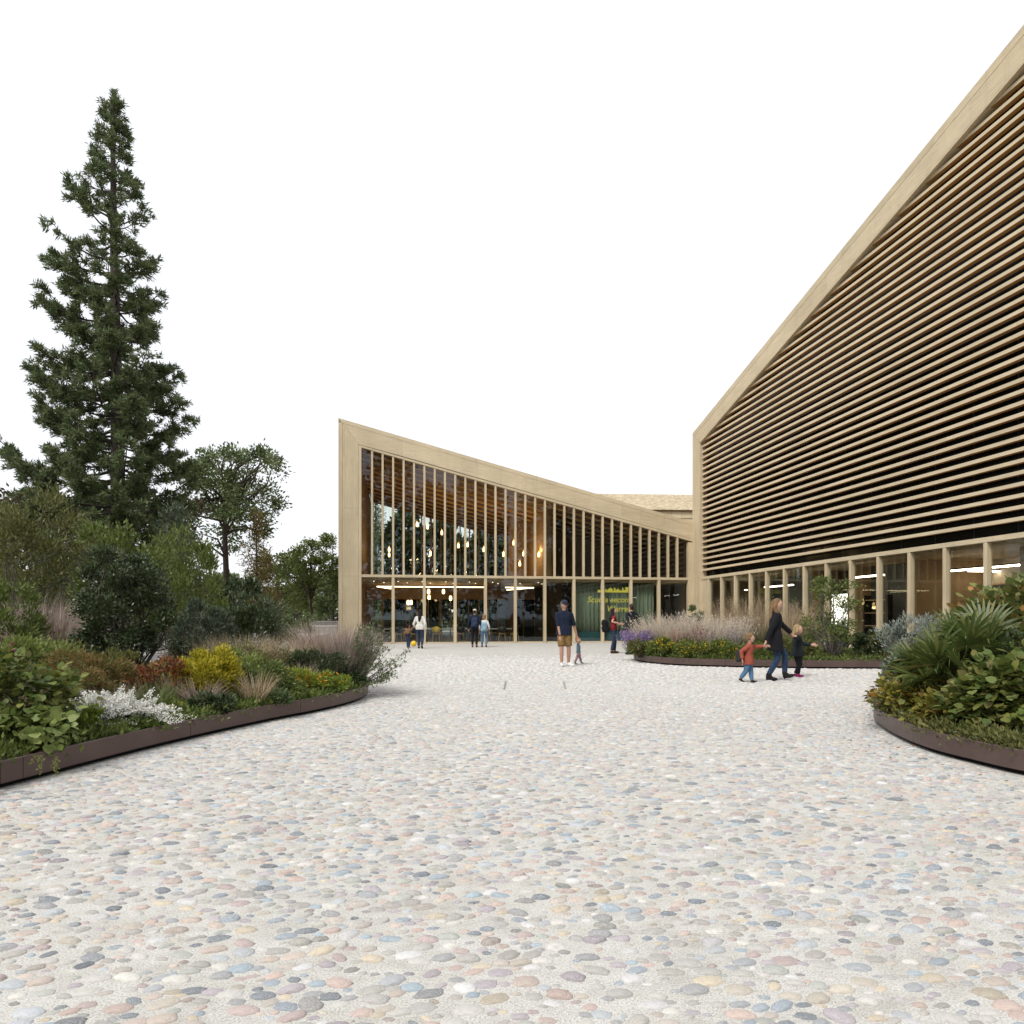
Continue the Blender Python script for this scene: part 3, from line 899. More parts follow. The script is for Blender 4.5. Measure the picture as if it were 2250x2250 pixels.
# ------------------------------------------------------------------ tall slatted building on the right
RB = empty('slatted_building', (10.3, 38.6, 0), ANG - math.pi/2)
tag(RB, 'tall timber building with rows of horizontal slats under a steep roof edge', 'building')
T1 = 27.0
def rt(t): return 11.90 + 0.2515*t
def rb(t): return 11.05 + 0.2515*(t-0.77)
def fpiece(t0, t1, lo0, lo1, hi0, hi1, y0, y1, name, mat):
    return MB().prism_xz([(t0, lo0), (t1, lo1), (t1, hi1), (t0, hi0)], y0, y1).build(name, mat, RB)
# frame backing, corner post, fascia (local y = into the building)
MB().prism_xz([(-0.2, 0), (0.76, 0), (0.76, rb(0.76)+0.02), (T1, rb(T1)+0.02), (T1, rt(T1)-0.02), (-0.19, rt(-0.19)-0.02)], 0.03, 0.40).build('frame_backing', M['seam'], RB)
MB().prism_xz([(-0.21, 0), (0.0, 0), (0.0, rt(0)-0.28), (-0.21, rt(-0.21))], -0.005, 0.42).build('corner_board', M['larch_z'], RB)
for z0, z1 in ((0, 3.6), (3.606, 7.4)):
    MB().box(0.008, 0.62, 0.0, 0.03, z0, z1).build('frame_panel', M['larch_z'], RB)
MB().prism_xz([(0.008, 7.406), (0.62, 7.406), (0.62, rb(0.62)+0.13), (0.008, rt(0.008)-0.30)], 0.0, 0.03).build('frame_panel', M['larch_z'], RB)
MB().prism_xz([(0.628, 0), (0.77, 0), (0.77, rb(0.77)), (0.628, rb(0.628)+0.13)], -0.012, 0.40).build('slat_jamb', M['larch_z'], RB)
cuts = [-0.2, 4.2, 8.9, 13.1, 17.6, 22.0, T1]
for a, b in zip(cuts[:-1], cuts[1:]):
    a += 0.004
    fpiece(a, b, rt(a)-0.27, rt(b)-0.27, rt(a), rt(b), -0.006, 0.42, 'roof_edge_board', M['larch_r'])
cuts = [0.012, 2.6, 5.7, 9.9, 12.2, 15.7, 19.0, 23.4, T1]
for a, b in zip(cuts[:-1], cuts[1:]):
    a += 0.004
    lo = (rb(max(a, 0.64))+0.125) if a > 0.5 else rb(0.63)+0.13
    if a < 0.5:
        MB().prism_xz([(0.63, rb(0.63)+0.133), (b, rb(b)+0.125), (b, rt(b)-0.278), (a, rt(a)-0.278)], 0.0, 0.03).build('frame_panel', M['larch_r'], RB)
    else:
        fpiece(a, b, rb(a)+0.125, rb(b)+0.125, rt(a)-0.278, rt(b)-0.278, 0.0, 0.03, 'frame_panel', M['larch_r'])
fpiece(0.772, T1, rb(0.772), rb(T1), rb(0.772)+0.12, rb(T1)+0.12, -0.012, 0.40, 'slat_head', M['larch_x'])
# slats: pale fronts; other faces browner, underside shade and warm bounce painted in
rs_ = random.Random(12)
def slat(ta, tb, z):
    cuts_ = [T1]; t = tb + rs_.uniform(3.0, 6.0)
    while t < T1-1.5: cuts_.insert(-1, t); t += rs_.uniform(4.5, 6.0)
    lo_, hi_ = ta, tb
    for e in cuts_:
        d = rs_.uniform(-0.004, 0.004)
        me = MB().prism_xz([(lo_, z), (e-0.004, z), (e-0.004, z+HZ), (hi_, z+HZ)], SY+d, SY+DY+d).mesh('slat', M['larch_slat']); me.materials.append(M['slat_shaded_brown'])
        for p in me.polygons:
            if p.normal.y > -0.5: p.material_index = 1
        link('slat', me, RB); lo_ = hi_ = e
Z0, DZ, HZ, DY = 3.60, 0.311, 0.105, 0.165
SY = 0.12
k = 0
while True:
    k += 1
    z = Z0 + 0.045 + k*DZ
    t0 = 0.772 if z + HZ < rb(0.772) else 0.77 + (z + HZ - 11.05)/0.2515 + 0.002
    if t0 > T1-0.3: break
    if t0 > 0.78:      # mitred under the sloping head
        tb = 0.77 + (z - 11.05)/0.2515 + 0.002
        tb = max(tb, 0.772)
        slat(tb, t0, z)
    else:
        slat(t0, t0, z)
MB().bbox(0.772, T1, 0.06, 0.36, 3.48, 3.625, 0.006).build('sill_beam', M['larch_x'], RB)
# dark glazing behind the slats, with thin frames
gy = 0.42
nb = 17; gw = 1.483
for j in range(nb+1):
    a = 0.90 + j*gw; b = min(a+gw-0.02, T1)
    if a >= T1: break
    MB().prism_xz([(a, 3.63), (b, 3.63), (b, rb(b)), (a, rb(a))], gy, gy+0.012).build('upper_pane', M['dark_glazing'], RB)
    MB().prism_xz([(a-0.05, 3.63), (a-0.0, 3.63), (a, rb(a)), (a-0.05, rb(a-0.05))], gy-0.01, gy+0.06).build('window_bar', M['black'], RB)
# ground-floor posts and panes
for j in range(18):
    t = 3.10 + (j-1)*1.483 - 0.09
    if t > T1: break
    MB().bbox(t+0.03, t+0.16, 0.065, 0.245, 0.0, 3.479, 0.006).build('post', M['larch_z'], RB)
    MB().box(t+0.14, min(t+1.483+0.05, T1), 0.19, 0.202, 0.06, 3.479).build('glass_wall_pane', M['glass_shop'], RB)
MB().box(0.772, 1.52, 0.10, 0.30, 0.0, 3.479).build('frame_panel', M['larch_z'], RB)
MB().box(0.772, T1, 0.12, 0.33, 0.0, 0.065).build('bottom_rail', M['larch_x'], RB)
# shell
MB().prism_xz([(-0.2, rt(-0.2)-0.25), (T1, rt(T1)-0.25), (T1, rt(T1)-0.02), (-0.2, rt(-0.2)-0.02)], 0.43, 16.0).build('roof', M['larch_dark'], RB)
MB().prism_xz([(-0.19, 0), (0.3, 0), (0.3, 11.6), (-0.19, 11.6)], 0.43, 16.0).build('side_wall', M['larch_dark'], RB)
MB().prism_xz([(0.3, 3.7), (T1, 3.7), (T1, rt(T1)-0.3), (0.3, rt(0.3)-0.3)], 4.0, 4.2).build('hall_wall', M['dark_wall'], RB)
MB().box(0.3, T1, 0.45, 4.0, 3.50, 3.62).build('gallery_floor', M['dark_wall'], RB)
MB().box(0.3, T1, 0.45, 9.0, -0.02, 0.02).build('interior_floor', M['int_floor'], RB)
MB().box(0.3, T1, 0.45, 9.0, 3.40, 3.495).build('shop_ceiling', M['soffit'], RB)
MB().box(0.3, T1, 9.0, 9.2, 0, 3.5).build('rear_wall', M['larch_dark'], RB)
MB().box(T1-0.01, T1+0.2, 0.0, 16, 0, rt(T1)).build('end_wall', M['larch_dark'], RB)
# rooms
M['room_wall'] = plain('room_wall', (0.50, 0.44, 0.34), 0.8)
M['room_dark'] = plain('room_dark', (0.05, 0.055, 0.05), 0.7)
for t0, t1_, y, mat in ((0.4, 3.4, 3.4, 'room_wall'), (3.6, 9.0, 2.6, 'room_dark'), (9.2, 11.6, 3.6, 'room_dark'), (11.8, 14.6, 2.2, 'room_dark'), (19.6, 23.0, 4.0, 'room_wall')):
    MB().box(t0, t1_, y, y+0.1, 0.02, 3.40).build('room_wall', M[mat], RB)
for t in (3.5, 9.1, 11.7, 14.75, 19.3):
    MB().box(t-0.06, t+0.06, 1.4, 9.0, 0.02, 3.40).build('room_partition', M['larch_dark'], RB)
MB().box(14.85, 19.2, 4.4, 4.5, 0.02, 3.40).build('room_wall', M['room_wall'], RB)
RM = Matrix.Translation((10.3, 38.6, 0)) @ Matrix.Rotation(ANG-math.pi/2, 4, 'Z')
def shop_led(t, y, z, L, ax, label, w=0.06):
    r = empty('light_strip', RM @ Vector((t, y, z)), ANG-math.pi/2)
    (MB().box(0, L, -w, w, -0.05, 0) if ax == 't' else MB().box(-w, w, 0, L, -0.05, 0)).build('diffuser', M['led_shop'], r)
    (MB().box(-0.01, L+0.01, -w-0.01, w+0.01, 0.001, 0.05) if ax == 't' else MB().box(-w-0.01, w+0.01, -0.01, L+0.01, 0.001, 0.05)).build('housing', M['dark_metal'], r)
    tag(r, label, 'light strip')
shop_led(15.4, 2.6, 3.0, 3.2, 't', 'bright light strip in the shop room behind the palm')
shop_led(15.5, 3.2, 3.0, 2.4, 'y', 'short light strip running back into the shop room')
shop_led(20.2, 2.4, 3.0, 2.6, 't', 'light strip in the room nearest the picture edge')
shop_led(5.0, 1.5, 2.9, 2.4, 't', 'light strip in the dark room behind the tall tan grasses')
shop_led(12.2, 1.2, 2.95, 1.6, 't', 'light strip above the dark framed shelf unit')
shop_led(1.7, 2.2, 2.9, 1.2, 't', 'light strip in the small room at the inner corner')
M['screen'] = emit('screen', (1.0, 0.95, 0.82), 1.6)
r = empty('lit_panel', RM @ Vector((10.2, 1.9, 0.0)), ANG-math.pi/2)
MB().box(-0.5, 0.5, 0.0, 0.05, 1.0, 2.35).build('screen', M['screen'], r); MB().box(-0.54, 0.54, 0.051, 0.09, 0.0, 2.39).build('backing', M['dark_metal'], r)
tag(r, 'tall white lit panel behind the young green tree', 'lit panel')
r = empty('display_table', RM @ Vector((17.0, 2.3, 0.02)), ANG-math.pi/2)
MB().bbox(-1.1, 1.1, -0.35, 0.35, 0.86, 0.92, 0.01).build('table_top', M['oak'], r)
for sx in (-1, 1):
    for sy in (-1, 1): MB().box(sx*1.0-0.03, sx*1.0+0.03, sy*0.28-0.03, sy*0.28+0.03, 0, 0.859).build('leg', M['oak'], r)
tag(r, 'display table with vases in the lit shop room', 'table')
for k, (dx, h) in enumerate(((-0.7, 0.42), (0.35, 0.30))):
    r = empty('vase', RM @ Vector((17.0+dx, 2.3, 0.941)), 0)
    MB().lathe([(0.07, 0), (0.13, h*0.35), (0.10, h*0.75), (0.045, h*0.9), (0.06, h)], n=14).build('body', M['concrete'], r, True)
    m = MB(); rr = random.Random(k)
    for i in range(22):
        a = rr.uniform(0, 6.28); q = rr.uniform(0.05, 0.28)
        m.tube([(0, 0, h*0.6), (q*0.4*math.cos(a), q*0.4*math.sin(a), h+0.2), (q*math.cos(a), q*math.sin(a), h+rr.uniform(0.3, 0.5))], 0.006, 4)
    m.build('dry_stems', M['oak'], r)
    tag(r, ('tall' if k == 0 else 'short') + ' pale vase of dry stems on the shop display table', 'vase')
for t_, y_, w_, lab in ((15.6, 4.3, 0.9, 'dark framed board on the wall of the lit shop room'), (18.4, 4.3, 0.7, 'narrow dark board beside the lit shop partition')):
    r = empty('notice_board', RM @ Vector((t_, y_, 1.0)), ANG-math.pi/2)
    MB().box(-w_/2, w_/2, 0, 0.04, 0, 1.5).build('board', M['room_dark'], r)
    MB().box(-w_/2-0.05, w_/2+0.05, 0.041, 0.07, -0.05, 1.55).build('frame', M['oak'], r)
    tag(r, lab, 'board')
# shelf unit
r = empty('shelf_unit', RM @ Vector((12.6, 1.9, 0.02)), ANG-math.pi/2)
for sx in (-0.6, 0.6): MB().box(sx-0.02, sx+0.02, -0.15, 0.15, 0, 2.2).build('upright', M['dark_metal'], r)
for z in (0.5, 1.0, 1.5, 2.0): MB().box(-0.579, 0.579, -0.15, 0.15, z, z+0.03).build('shelf', M['oak'], r)
tag(r, 'dark framed shelf unit behind the ground floor glass', 'shelf')

# ------------------------------------------------------------------ shingled roof behind
SB = empty('shingled_wing', (7.5, 66.0, 0), R(4))
tag(SB, 'distant wing with pale shingled roof above the low roof edge', 'building')
M['shingle'] = wood('shingle', (0.58, 0.475, 0.31), 'y', 0.7, 0.2, 0.15)
shm = NT('shingle_rows'); ge = shm.new('NewGeometry')
c_ = shm.ramp(ge.outputs['Random Per Island'], [(0, (0.42, 0.34, 0.22)), (0.5, (0.54, 0.45, 0.30)), (1, (0.62, 0.53, 0.38))])
shm.base(c_); shm.set(Roughness=0.8)
ZE, ZR, RD = 11.95, 15.0, 8.5
vs = []; fs = []
x0, x1 = -9.0, 22.0
rows = 34
rr = np.random.default_rng(4)
for i in range(rows):
    ta, tb = i/rows, (i+1.35)/rows
    x = x0 - (i % 2)*0.15
    while x < x1:
        w = rr.uniform(0.22, 0.36)
        ya, yb = ta*RD, min(tb, 1.02)*RD
        za, zb_ = ZE+(ZR-ZE)*ta, ZE+(ZR-ZE)*min(tb, 1.02)
        l = rr.uniform(0.02, 0.045)
        b = len(vs)
        vs += [(x, ya, za+l), (x+w-0.02, ya, za+l), (x+w-0.02, yb, zb_), (x, yb, zb_), (x, ya, za-0.01), (x+w-0.02, ya, za-0.01)]
        fs += [(b, b+1, b+2, b+3), (b+4, b+5, b+1, b)]
        x += w
o = MB().add(vs, fs).build('roof_shingles', shm.m, SB); tag(o, kind='stuff')
MB().add([(x0, 0.05, ZE-0.06), (x1, 0.05, ZE-0.06), (x1, RD, ZR-0.06), (x0, RD, ZR-0.06), (x0, RD, ZE-0.3), (x1, RD, ZE-0.3)], [(0,1,2,3),(0,3,4),(1,5,2),(0,4,5,1),(3,2,5,4)]).build('roof_deck', M['larch_dark'], SB)
rr2 = random.Random(9)
for j in range(6):
    z = ZE-0.14-0.62*(j+1)
    x = x0
    while x < x1:
        w = rr2.uniform(0.9, 1.3)
        if x > 2 and x < 12:
            MB().add([(x, 0.34-0.0, z+0.66), (x+w-0.02, 0.34, z+0.66), (x+w-0.02, 0.24, z), (x, 0.24, z), (x, 0.42, z+0.66), (x+w-0.02, 0.42, z+0.66), (x+w-0.02, 0.42, z), (x, 0.42, z)],
                     [(3,2,1,0),(0,1,5,4),(7,6,2,3),(2,6,5,1),(3,0,4,7)]).build('wall_shingle', M['shingle'], SB)
        x += w
MB().box(x0, x1, 0.43, RD, 0, ZE-0.35).build('wall', M['larch_dark'], SB)

# ------------------------------------------------------------------ low terrace walls left of the pavilion
for i, (x0, x1, y0, y1, h, lb) in enumerate(((-5.6, -1.75, -4.0, 0.8, 0.55, 'low pale concrete terrace wall beside the timber corner'),
                                         (-7.5, -1.8, 6.0, 6.5, 0.9, 'long grey concrete wall in front of the far trees'),
                                         (-14, -1.9, 13.0, 13.4, 1.15, 'farthest thin concrete wall below the distant trees'))):
    r = empty('terrace_wall', LM @ Vector((x0, y0, 0)), ANG)
    w, d = x1-x0, y1-y0
    MB().bbox(0, w, 0, d, 0, h-0.08, 0.01).build('wall_body', M['concrete'], r)
    MB().bbox(-0.03, w+0.03, -0.03, d+0.03, h-0.079, h, 0.01).build('coping', plain('coping', (0.6, 0.6, 0.58), 0.8) if i == 0 else bpy.data.materials['coping'], r)
    tag(r, lb, 'wall')

# ------------------------------------------------------------------ vegetation helpers
def unit(a):
    return a/np.maximum(np.linalg.norm(a, axis=-1, keepdims=True), 1e-9)

def leaf_quads(p, d, L, W):
    n = len(p)
    d = unit(d); s = unit(np.cross(d, rng.normal(size=(n, 3))))
    L = np.broadcast_to(np.asarray(L, float), (n,))[:, None]; W = np.broadcast_to(np.asarray(W, float), (n,))[:, None]
    V = np.stack([p, p+d*L*0.42+s*W*0.5, p+d*L, p+d*L*0.42-s*W*0.5], 1).reshape(-1, 3)
    return V, [np.arange(n*4).reshape(-1, 4)]

def leaf_round(p, d, L, nrm=None):
    """rounded, slightly cupped leaf blades with a pointed tip; nrm = preferred upper side"""
    n = len(p)
    d = unit(d)
    up = np.array([0, 0, 1.0]) + rng.normal(size=(n, 3))*0.35 if nrm is None else nrm
    s = unit(np.cross(d, up)); u = np.cross(s, d)
    L = np.broadcast_to(np.asarray(L, float), (n,))[:, None]
    out = []
    for (a, b, c) in ((0, 0, 0), (-0.06, 0.30, .03), (0.25, 0.52, .07), (0.62, 0.44, .05), (1.0, 0, -.06), (0.62, -0.44, .05), (0.25, -0.52, .07), (-0.06, -0.30, .03)):
        out.append(p+d*L*a+s*L*b*0.95+u*L*c)
    V = np.stack(out, 1)
    b = (np.arange(n)*8)[:, None]
    Q = np.concatenate([b+np.array([0, 1, 2, 3]), b+np.array([0, 3, 4, 5])*1, b+np.array([0, 5, 6, 7])])
    return V.reshape(-1, 3), [Q]

def join(parts):
    Vs = []; Q = []; T = []; b = 0
    for V, Fs in parts:
        Vs.append(V)
        for f in Fs:
            (Q if f.shape[1] == 4 else T).append(f+b)
        b += len(V)
    out = []
    if Q: out.append(np.concatenate(Q))
    if T: out.append(np.concatenate(T))
    return np.concatenate(Vs), out

def strips(base, dirh, L, bend, w, droop=0.0, seg=3):
    """grass-like blades: base points, horizontal unit direction, length, outward bend 0..1"""
    n = len(base)
    L = np.broadcast_to(np.asarray(L, float), (n,))[:, None]; bend = np.broadcast_to(np.asarray(bend, float), (n,))[:, None]
    dr = np.broadcast_to(np.asarray(droop, float), (n,))[:, None]
    w = np.broadcast_to(np.asarray(w, float), (n,))[:, None]
    d3 = np.concatenate([dirh, np.zeros((n, 1))], 1)
    fa = rng.uniform(0, 2*np.pi, n)
    s = np.stack([np.cos(fa), np.sin(fa), np.zeros(n)], 1)
    cols = []
    for i in range(seg+1):
        t = i/seg
        p = base + d3*L*bend*(t**1.7) + np.array([0, 0, 1.0])*L*(t*np.sqrt(np.maximum(1-bend**2*0.8, 0.1)) - dr*t*t)
        k = (1-t)**0.6 if i < seg else 0
        if i < seg: cols += [p - s*w*0.5*k, p + s*w*0.5*k]
        else: cols.append(p); tip = p
    V = np.stack(cols, 1); m = V.shape[1]
    b = (np.arange(n)*m)[:, None]
    Q = [b+np.array([2*i, 2*i+1, 2*i+3, 2*i+2]) for i in range(seg-1)]
    Tt = b+np.array([2*(seg-1), 2*(seg-1)+1, m-1])
    return (V.reshape(-1, 3), [np.concatenate(Q), Tt]), tip

def veg(name, V, Fs, mat, parent, smooth=False):
    return link(name, mesh_np(name, V, Fs, mat, smooth), parent)

LV = {
 'pine': leafm('pine_needles', [(0.066,0.102,0.045),(0.102,0.146,0.062),(0.150,0.190,0.080),(0.205,0.215,0.094)], 0.55, 0.28),
 'dark': leafm('leaf_dark', [(0.030,0.045,0.018),(0.054,0.078,0.031),(0.085,0.115,0.048)], 0.38, 0.12, 0.5),
 'mid': leafm('leaf_mid', [(0.080,0.115,0.028),(0.125,0.170,0.040),(0.195,0.230,0.060)], 0.5, 0.28),
 'light': leafm('leaf_light', [(0.145,0.195,0.050),(0.210,0.265,0.072),(0.300,0.330,0.115)], 0.5, 0.3),
 'olive': leafm('leaf_olive', [(0.090,0.102,0.032),(0.145,0.152,0.048),(0.215,0.208,0.072)], 0.6, 0.25),
 'bronze': leafm('leaf_bronze', [(0.084,0.098,0.028),(0.168,0.140,0.042),(0.238,0.126,0.042),(0.140,0.168,0.056)], 0.6, 0.25),
 'copper': leafm('leaf_copper', [(0.050,0.032,0.016),(0.075,0.050,0.025),(0.085,0.070,0.032)], 0.6, 0.25),
 'blue': leafm('leaf_bluegreen', [(0.050,0.075,0.048),(0.078,0.105,0.066),(0.115,0.140,0.088)], 0.6, 0.15),
 'yellow': leafm('leaf_yellow', [(0.184,0.196,0.017),(0.345,0.310,0.023),(0.483,0.414,0.034),(0.575,0.483,0.057)], 0.5, 0.3),
 'lime': leafm('leaf_lime', [(0.120,0.200,0.026),(0.200,0.275,0.040),(0.340,0.350,0.065)], 0.5, 0.3),
 'red': leafm('leaf_red', [(0.070,0.070,0.022),(0.120,0.060,0.022),(0.230,0.055,0.025),(0.330,0.085,0.035),(0.380,0.190,0.050)], 0.5, 0.3),
 'white': leafm('blossom_white', [(0.720,0.730,0.680),(0.800,0.800,0.760),(0.850,0.850,0.830)], 0.7, 0.2, 0.2),
 'grape': leafm('leaf_grape', [(0.075,0.115,0.026),(0.105,0.150,0.034),(0.150,0.190,0.048),(0.210,0.220,0.052),(0.120,0.105,0.032)], 0.55, 0.25),
 'autumn': leafm('leaf_autumn', [(0.095,0.135,0.032),(0.140,0.180,0.045),(0.170,0.200,0.055),(0.220,0.230,0.065),(0.150,0.165,0.055),(0.125,0.150,0.045),(0.400,0.190,0.055)], 0.55, 0.28),
 'gold': leafm('leaf_gold', [(0.110,0.135,0.026),(0.190,0.190,0.036),(0.330,0.250,0.045),(0.150,0.160,0.032),(0.400,0.210,0.055)], 0.55, 0.28),
 'grey': leafm('leaf_grey', [(0.156,0.192,0.156),(0.240,0.276,0.240),(0.324,0.348,0.324)], 0.7, 0.2, 0.2),
 'sage': leafm('leaf_sage', [(0.075,0.115,0.045),(0.125,0.170,0.065),(0.190,0.225,0.095)], 0.6, 0.2),
 'straw': leafm('grass_straw', [(0.299,0.218,0.138),(0.437,0.345,0.230),(0.575,0.483,0.345)], 0.8, 0.25, 0.15),
 'pinkgrass': leafm('grass_pinkish', [(0.270,0.209,0.176),(0.405,0.324,0.277),(0.540,0.446,0.385)], 0.8, 0.2, 0.15),
 'cream': leafm('grass_cream', [(0.460,0.391,0.310),(0.632,0.552,0.460),(0.759,0.690,0.598)], 0.85, 0.3, 0.1),
 'greengrass': leafm('grass_green', [(0.070,0.119,0.035),(0.126,0.182,0.056),(0.210,0.238,0.084)], 0.6, 0.3),
 'fan': leafm('palm_fan', [(0.060,0.092,0.024),(0.095,0.135,0.034),(0.135,0.170,0.046),(0.230,0.200,0.070)], 0.42, 0.25, 0.4),
 'purple': leafm('flower_purple', [(0.220,0.150,0.320),(0.300,0.220,0.420),(0.380,0.300,0.500)], 0.8, 0.3, 0.1),
 'magenta': leafm('flower_magenta', [(0.350,0.030,0.160),(0.450,0.060,0.250)], 0.8, 0.3, 0.1),
 'orange': leafm('flower_orange', [(0.620,0.240,0.020),(0.750,0.400,0.040)], 0.8, 0.3, 0.1),
 'yflower': leafm('flower_yellow', [(0.700,0.460,0.030),(0.800,0.580,0.060)], 0.8, 0.3, 0.1),
 'rose': leafm('flower_rose', [(0.500,0.160,0.160),(0.600,0.280,0.240)], 0.8, 0.3, 0.1),
}
M['bark'] = plain('bark', (0.07, 0.055, 0.045), 0.95, 0, 0.4, 20, 0.8)
M['bark_grey'] = plain('bark_grey', (0.16, 0.14, 0.125), 0.95, 0, 0.35, 14, 0.8)
M['twig'] = plain('twig', (0.11, 0.07, 0.045), 0.9, 0, 0.3, 20)

def dome_clumps(n, rx, ry, h, low=0.05, shell=0.62, lump=0.22, nl=None):
    """clump centres on the outer sides of several rounded lobes that together make a dome"""
    nl = nl or int(np.clip(n//11, 7, 22))
    i = np.arange(nl); a = i*2.39996 + rng.uniform(0, 6.28) + rng.normal(0, 0.25, nl)
    cz = np.clip(-0.55 + 1.5*(i+0.5)/nl + rng.normal(0, 0.08, nl), -0.6, 0.95)
    sr = np.sqrt(1-np.minimum(cz**2, 0.99)); f = rng.uniform(0.56, 0.82, nl)*(1+lump*rng.normal(0, 0.4, nl))
    lc = np.stack([f*sr*np.cos(a), f*sr*np.sin(a), cz*f], 1)
    lc = np.concatenate([lc, [[0, 0, 0.1]]]); lrad = np.append(rng.uniform(0.20, 0.36, nl), 0.45)
    k = rng.integers(0, nl+1, n)
    d = unit(rng.normal(size=(n, 3)) + unit(lc[k]+1e-6)*0.9 + np.array([0, 0, 0.35]))
    c = lc[k] + d*lrad[k][:, None]*(rng.uniform(shell**3, 1, n)**(1/3))[:, None]
    c = np.stack([rx*c[:, 0], ry*c[:, 1], h*(0.47+0.53*c[:, 2])], 1)
    c[:, 2] = np.maximum(c[:, 2], low)
    return c

def clump_leaves(c, per, cr, outc, L, W, up=0.35, out=0.6, kind='quad', flat=0.85):
    n = len(c)*per
    cc = np.repeat(c, per, 0)
    off = rng.normal(size=(n, 3))*cr*0.55*np.array([1, 1, flat])
    p = cc+off
    o = unit(cc - outc)
    d = unit(off)*0.7 + o*out + np.array([0, 0, up]) + rng.normal(size=(n, 3))*0.45
    Ls = L*rng.uniform(0.65, 1.25, n)
    if kind == 'round': return leaf_round(p, d, Ls, o*0.8+np.array([0, 0, 0.9])+rng.normal(size=(n, 3))*0.35)
    return leaf_quads(p, d, Ls, Ls*W)

def stems(base, c, k, r, bend=0.25, n=5):
    m = MB()
    idx = rng.choice(len(c), min(k, len(c)), replace=False)
    for i in idx:
        t = Vector(c[i]); b = Vector(base) + Vector((rng.normal(0, 0.04), rng.normal(0, 0.04), -0.06))
        mid = b.lerp(t, 0.5) + Vector((rng.normal(0, bend), rng.normal(0, bend), abs(rng.normal(0, bend))))*(t-b).length*0.4
        m.tube([b, b.lerp(mid, 0.6), mid, mid.lerp(t, 0.6), t], [r, r*0.8, r*0.6, r*0.42, r*0.2], n, False)
    return m

def shrub(name, label, base, h, rx, mat, nc, per, L, W=0.45, cr=None, ry=None, kind='quad', up=0.35, out=0.6, stemk=12, stem_r=0.012,
          shell=0.6, lump=0.22, flowers=None, cat='shrub', group=None, flat=0.85, low=0.06, stem_mat='twig', lean=(0, 0)):
    ry = ry or rx; cr = cr or rx*0.17; L = L*(1.25 if kind == 'quad' else 1.0)
    root = empty(name, base)
    c = dome_clumps(nc, rx, ry, h, low, shell, lump)
    c[:, 0] += lean[0]*(c[:, 2]/h)**1.3; c[:, 1] += lean[1]*(c[:, 2]/h)**1.3
    oc = np.array([0, 0, h*0.35])
    V, Fs = clump_leaves(c, per, cr, oc, L, W, up, out, kind, flat)
    V[:, 2] = np.maximum(V[:, 2], 0.0)
    veg('foliage', V, Fs, LV[mat], root)
    tag(stems((0, 0, 0), c, stemk, stem_r).build('stem', M[stem_mat], root, True), kind='stuff')
    if flowers:
        fm, fn, fs_ = flowers
        top = c[c[:, 2] > h*0.35]
        i = rng.integers(0, len(top), fn)
        p = top[i]*np.array([1.06, 1.06, 1.06]) + rng.normal(size=(fn, 3))*cr*0.45
        parts = []
        for k in range(3):
            parts.append(leaf_quads(p, rng.normal(size=(fn, 3))+np.array([0, -0.3, 0.6]), fs_*rng.uniform(0.7, 1.3, fn), fs_*0.9))
        V, Fs = join(parts); tag(veg('flowers', V, Fs, LV[fm], root), kind='stuff')
    tag(root, label, cat, group)
    return root

def grass(name, label, base, L, r0, n, mat, w=0.008, bend=(0.1, 0.55), droop=0.1, plume=None, group=None, lean=(0, 0), base_mat=None, cat='grass clump'):
    root = empty(name, base)
    a = rng.uniform(0, 2*np.pi, n); rr = r0*np.sqrt(rng.random(n))
    b = np.stack([rr*np.cos(a), rr*np.sin(a), np.full(n, -0.02)], 1)
    a2 = a + rng.normal(0, 0.5, n)
    d = np.stack([np.cos(a2)+lean[0], np.sin(a2)+lean[1]], 1); d /= np.maximum(np.linalg.norm(d, axis=1), 0.3)[:, None]
    bl, tip = strips(b, d, L*rng.uniform(0.55, 1.05, n), rng.uniform(*bend, n), w*rng.uniform(0.7, 1.3, n), droop*rng.uniform(0.3, 1.2, n), 4)
    veg('blades', *bl, LV[mat], root)
    if plume:
        pm, per, pl, pw = plume
        k = rng.random(n) < 0.55
        t = tip[k]; dd = np.concatenate([d[k]*0.5, np.full((k.sum(), 1), 0.8)], 1)
        q = np.repeat(t, per, 0) - np.repeat(unit(dd), per, 0)*rng.uniform(0, pl, (k.sum()*per, 1))
        V, Fs = leaf_quads(q, np.repeat(dd, per, 0)+rng.normal(size=q.shape)*0.5, pw*rng.uniform(1.2, 2.6, len(q)), pw*0.5)
        veg('seed_heads', V, Fs, LV[pm], root)
    if base_mat:
        m = n
        a = rng.uniform(0, 2*np.pi, m); rr = r0*1.1*np.sqrt(rng.random(m))
        b = np.stack([rr*np.cos(a), rr*np.sin(a), np.full(m, -0.02)], 1)
        bl, _ = strips(b, np.stack([np.cos(a), np.sin(a)], 1), L*rng.uniform(0.3, 0.6, m), rng.uniform(0.2, 0.75, m), w*1.3, 0.1, 3)
        veg('base_leaves', *bl, LV[base_mat], root)
    tag(root, label, cat, group)
    return root

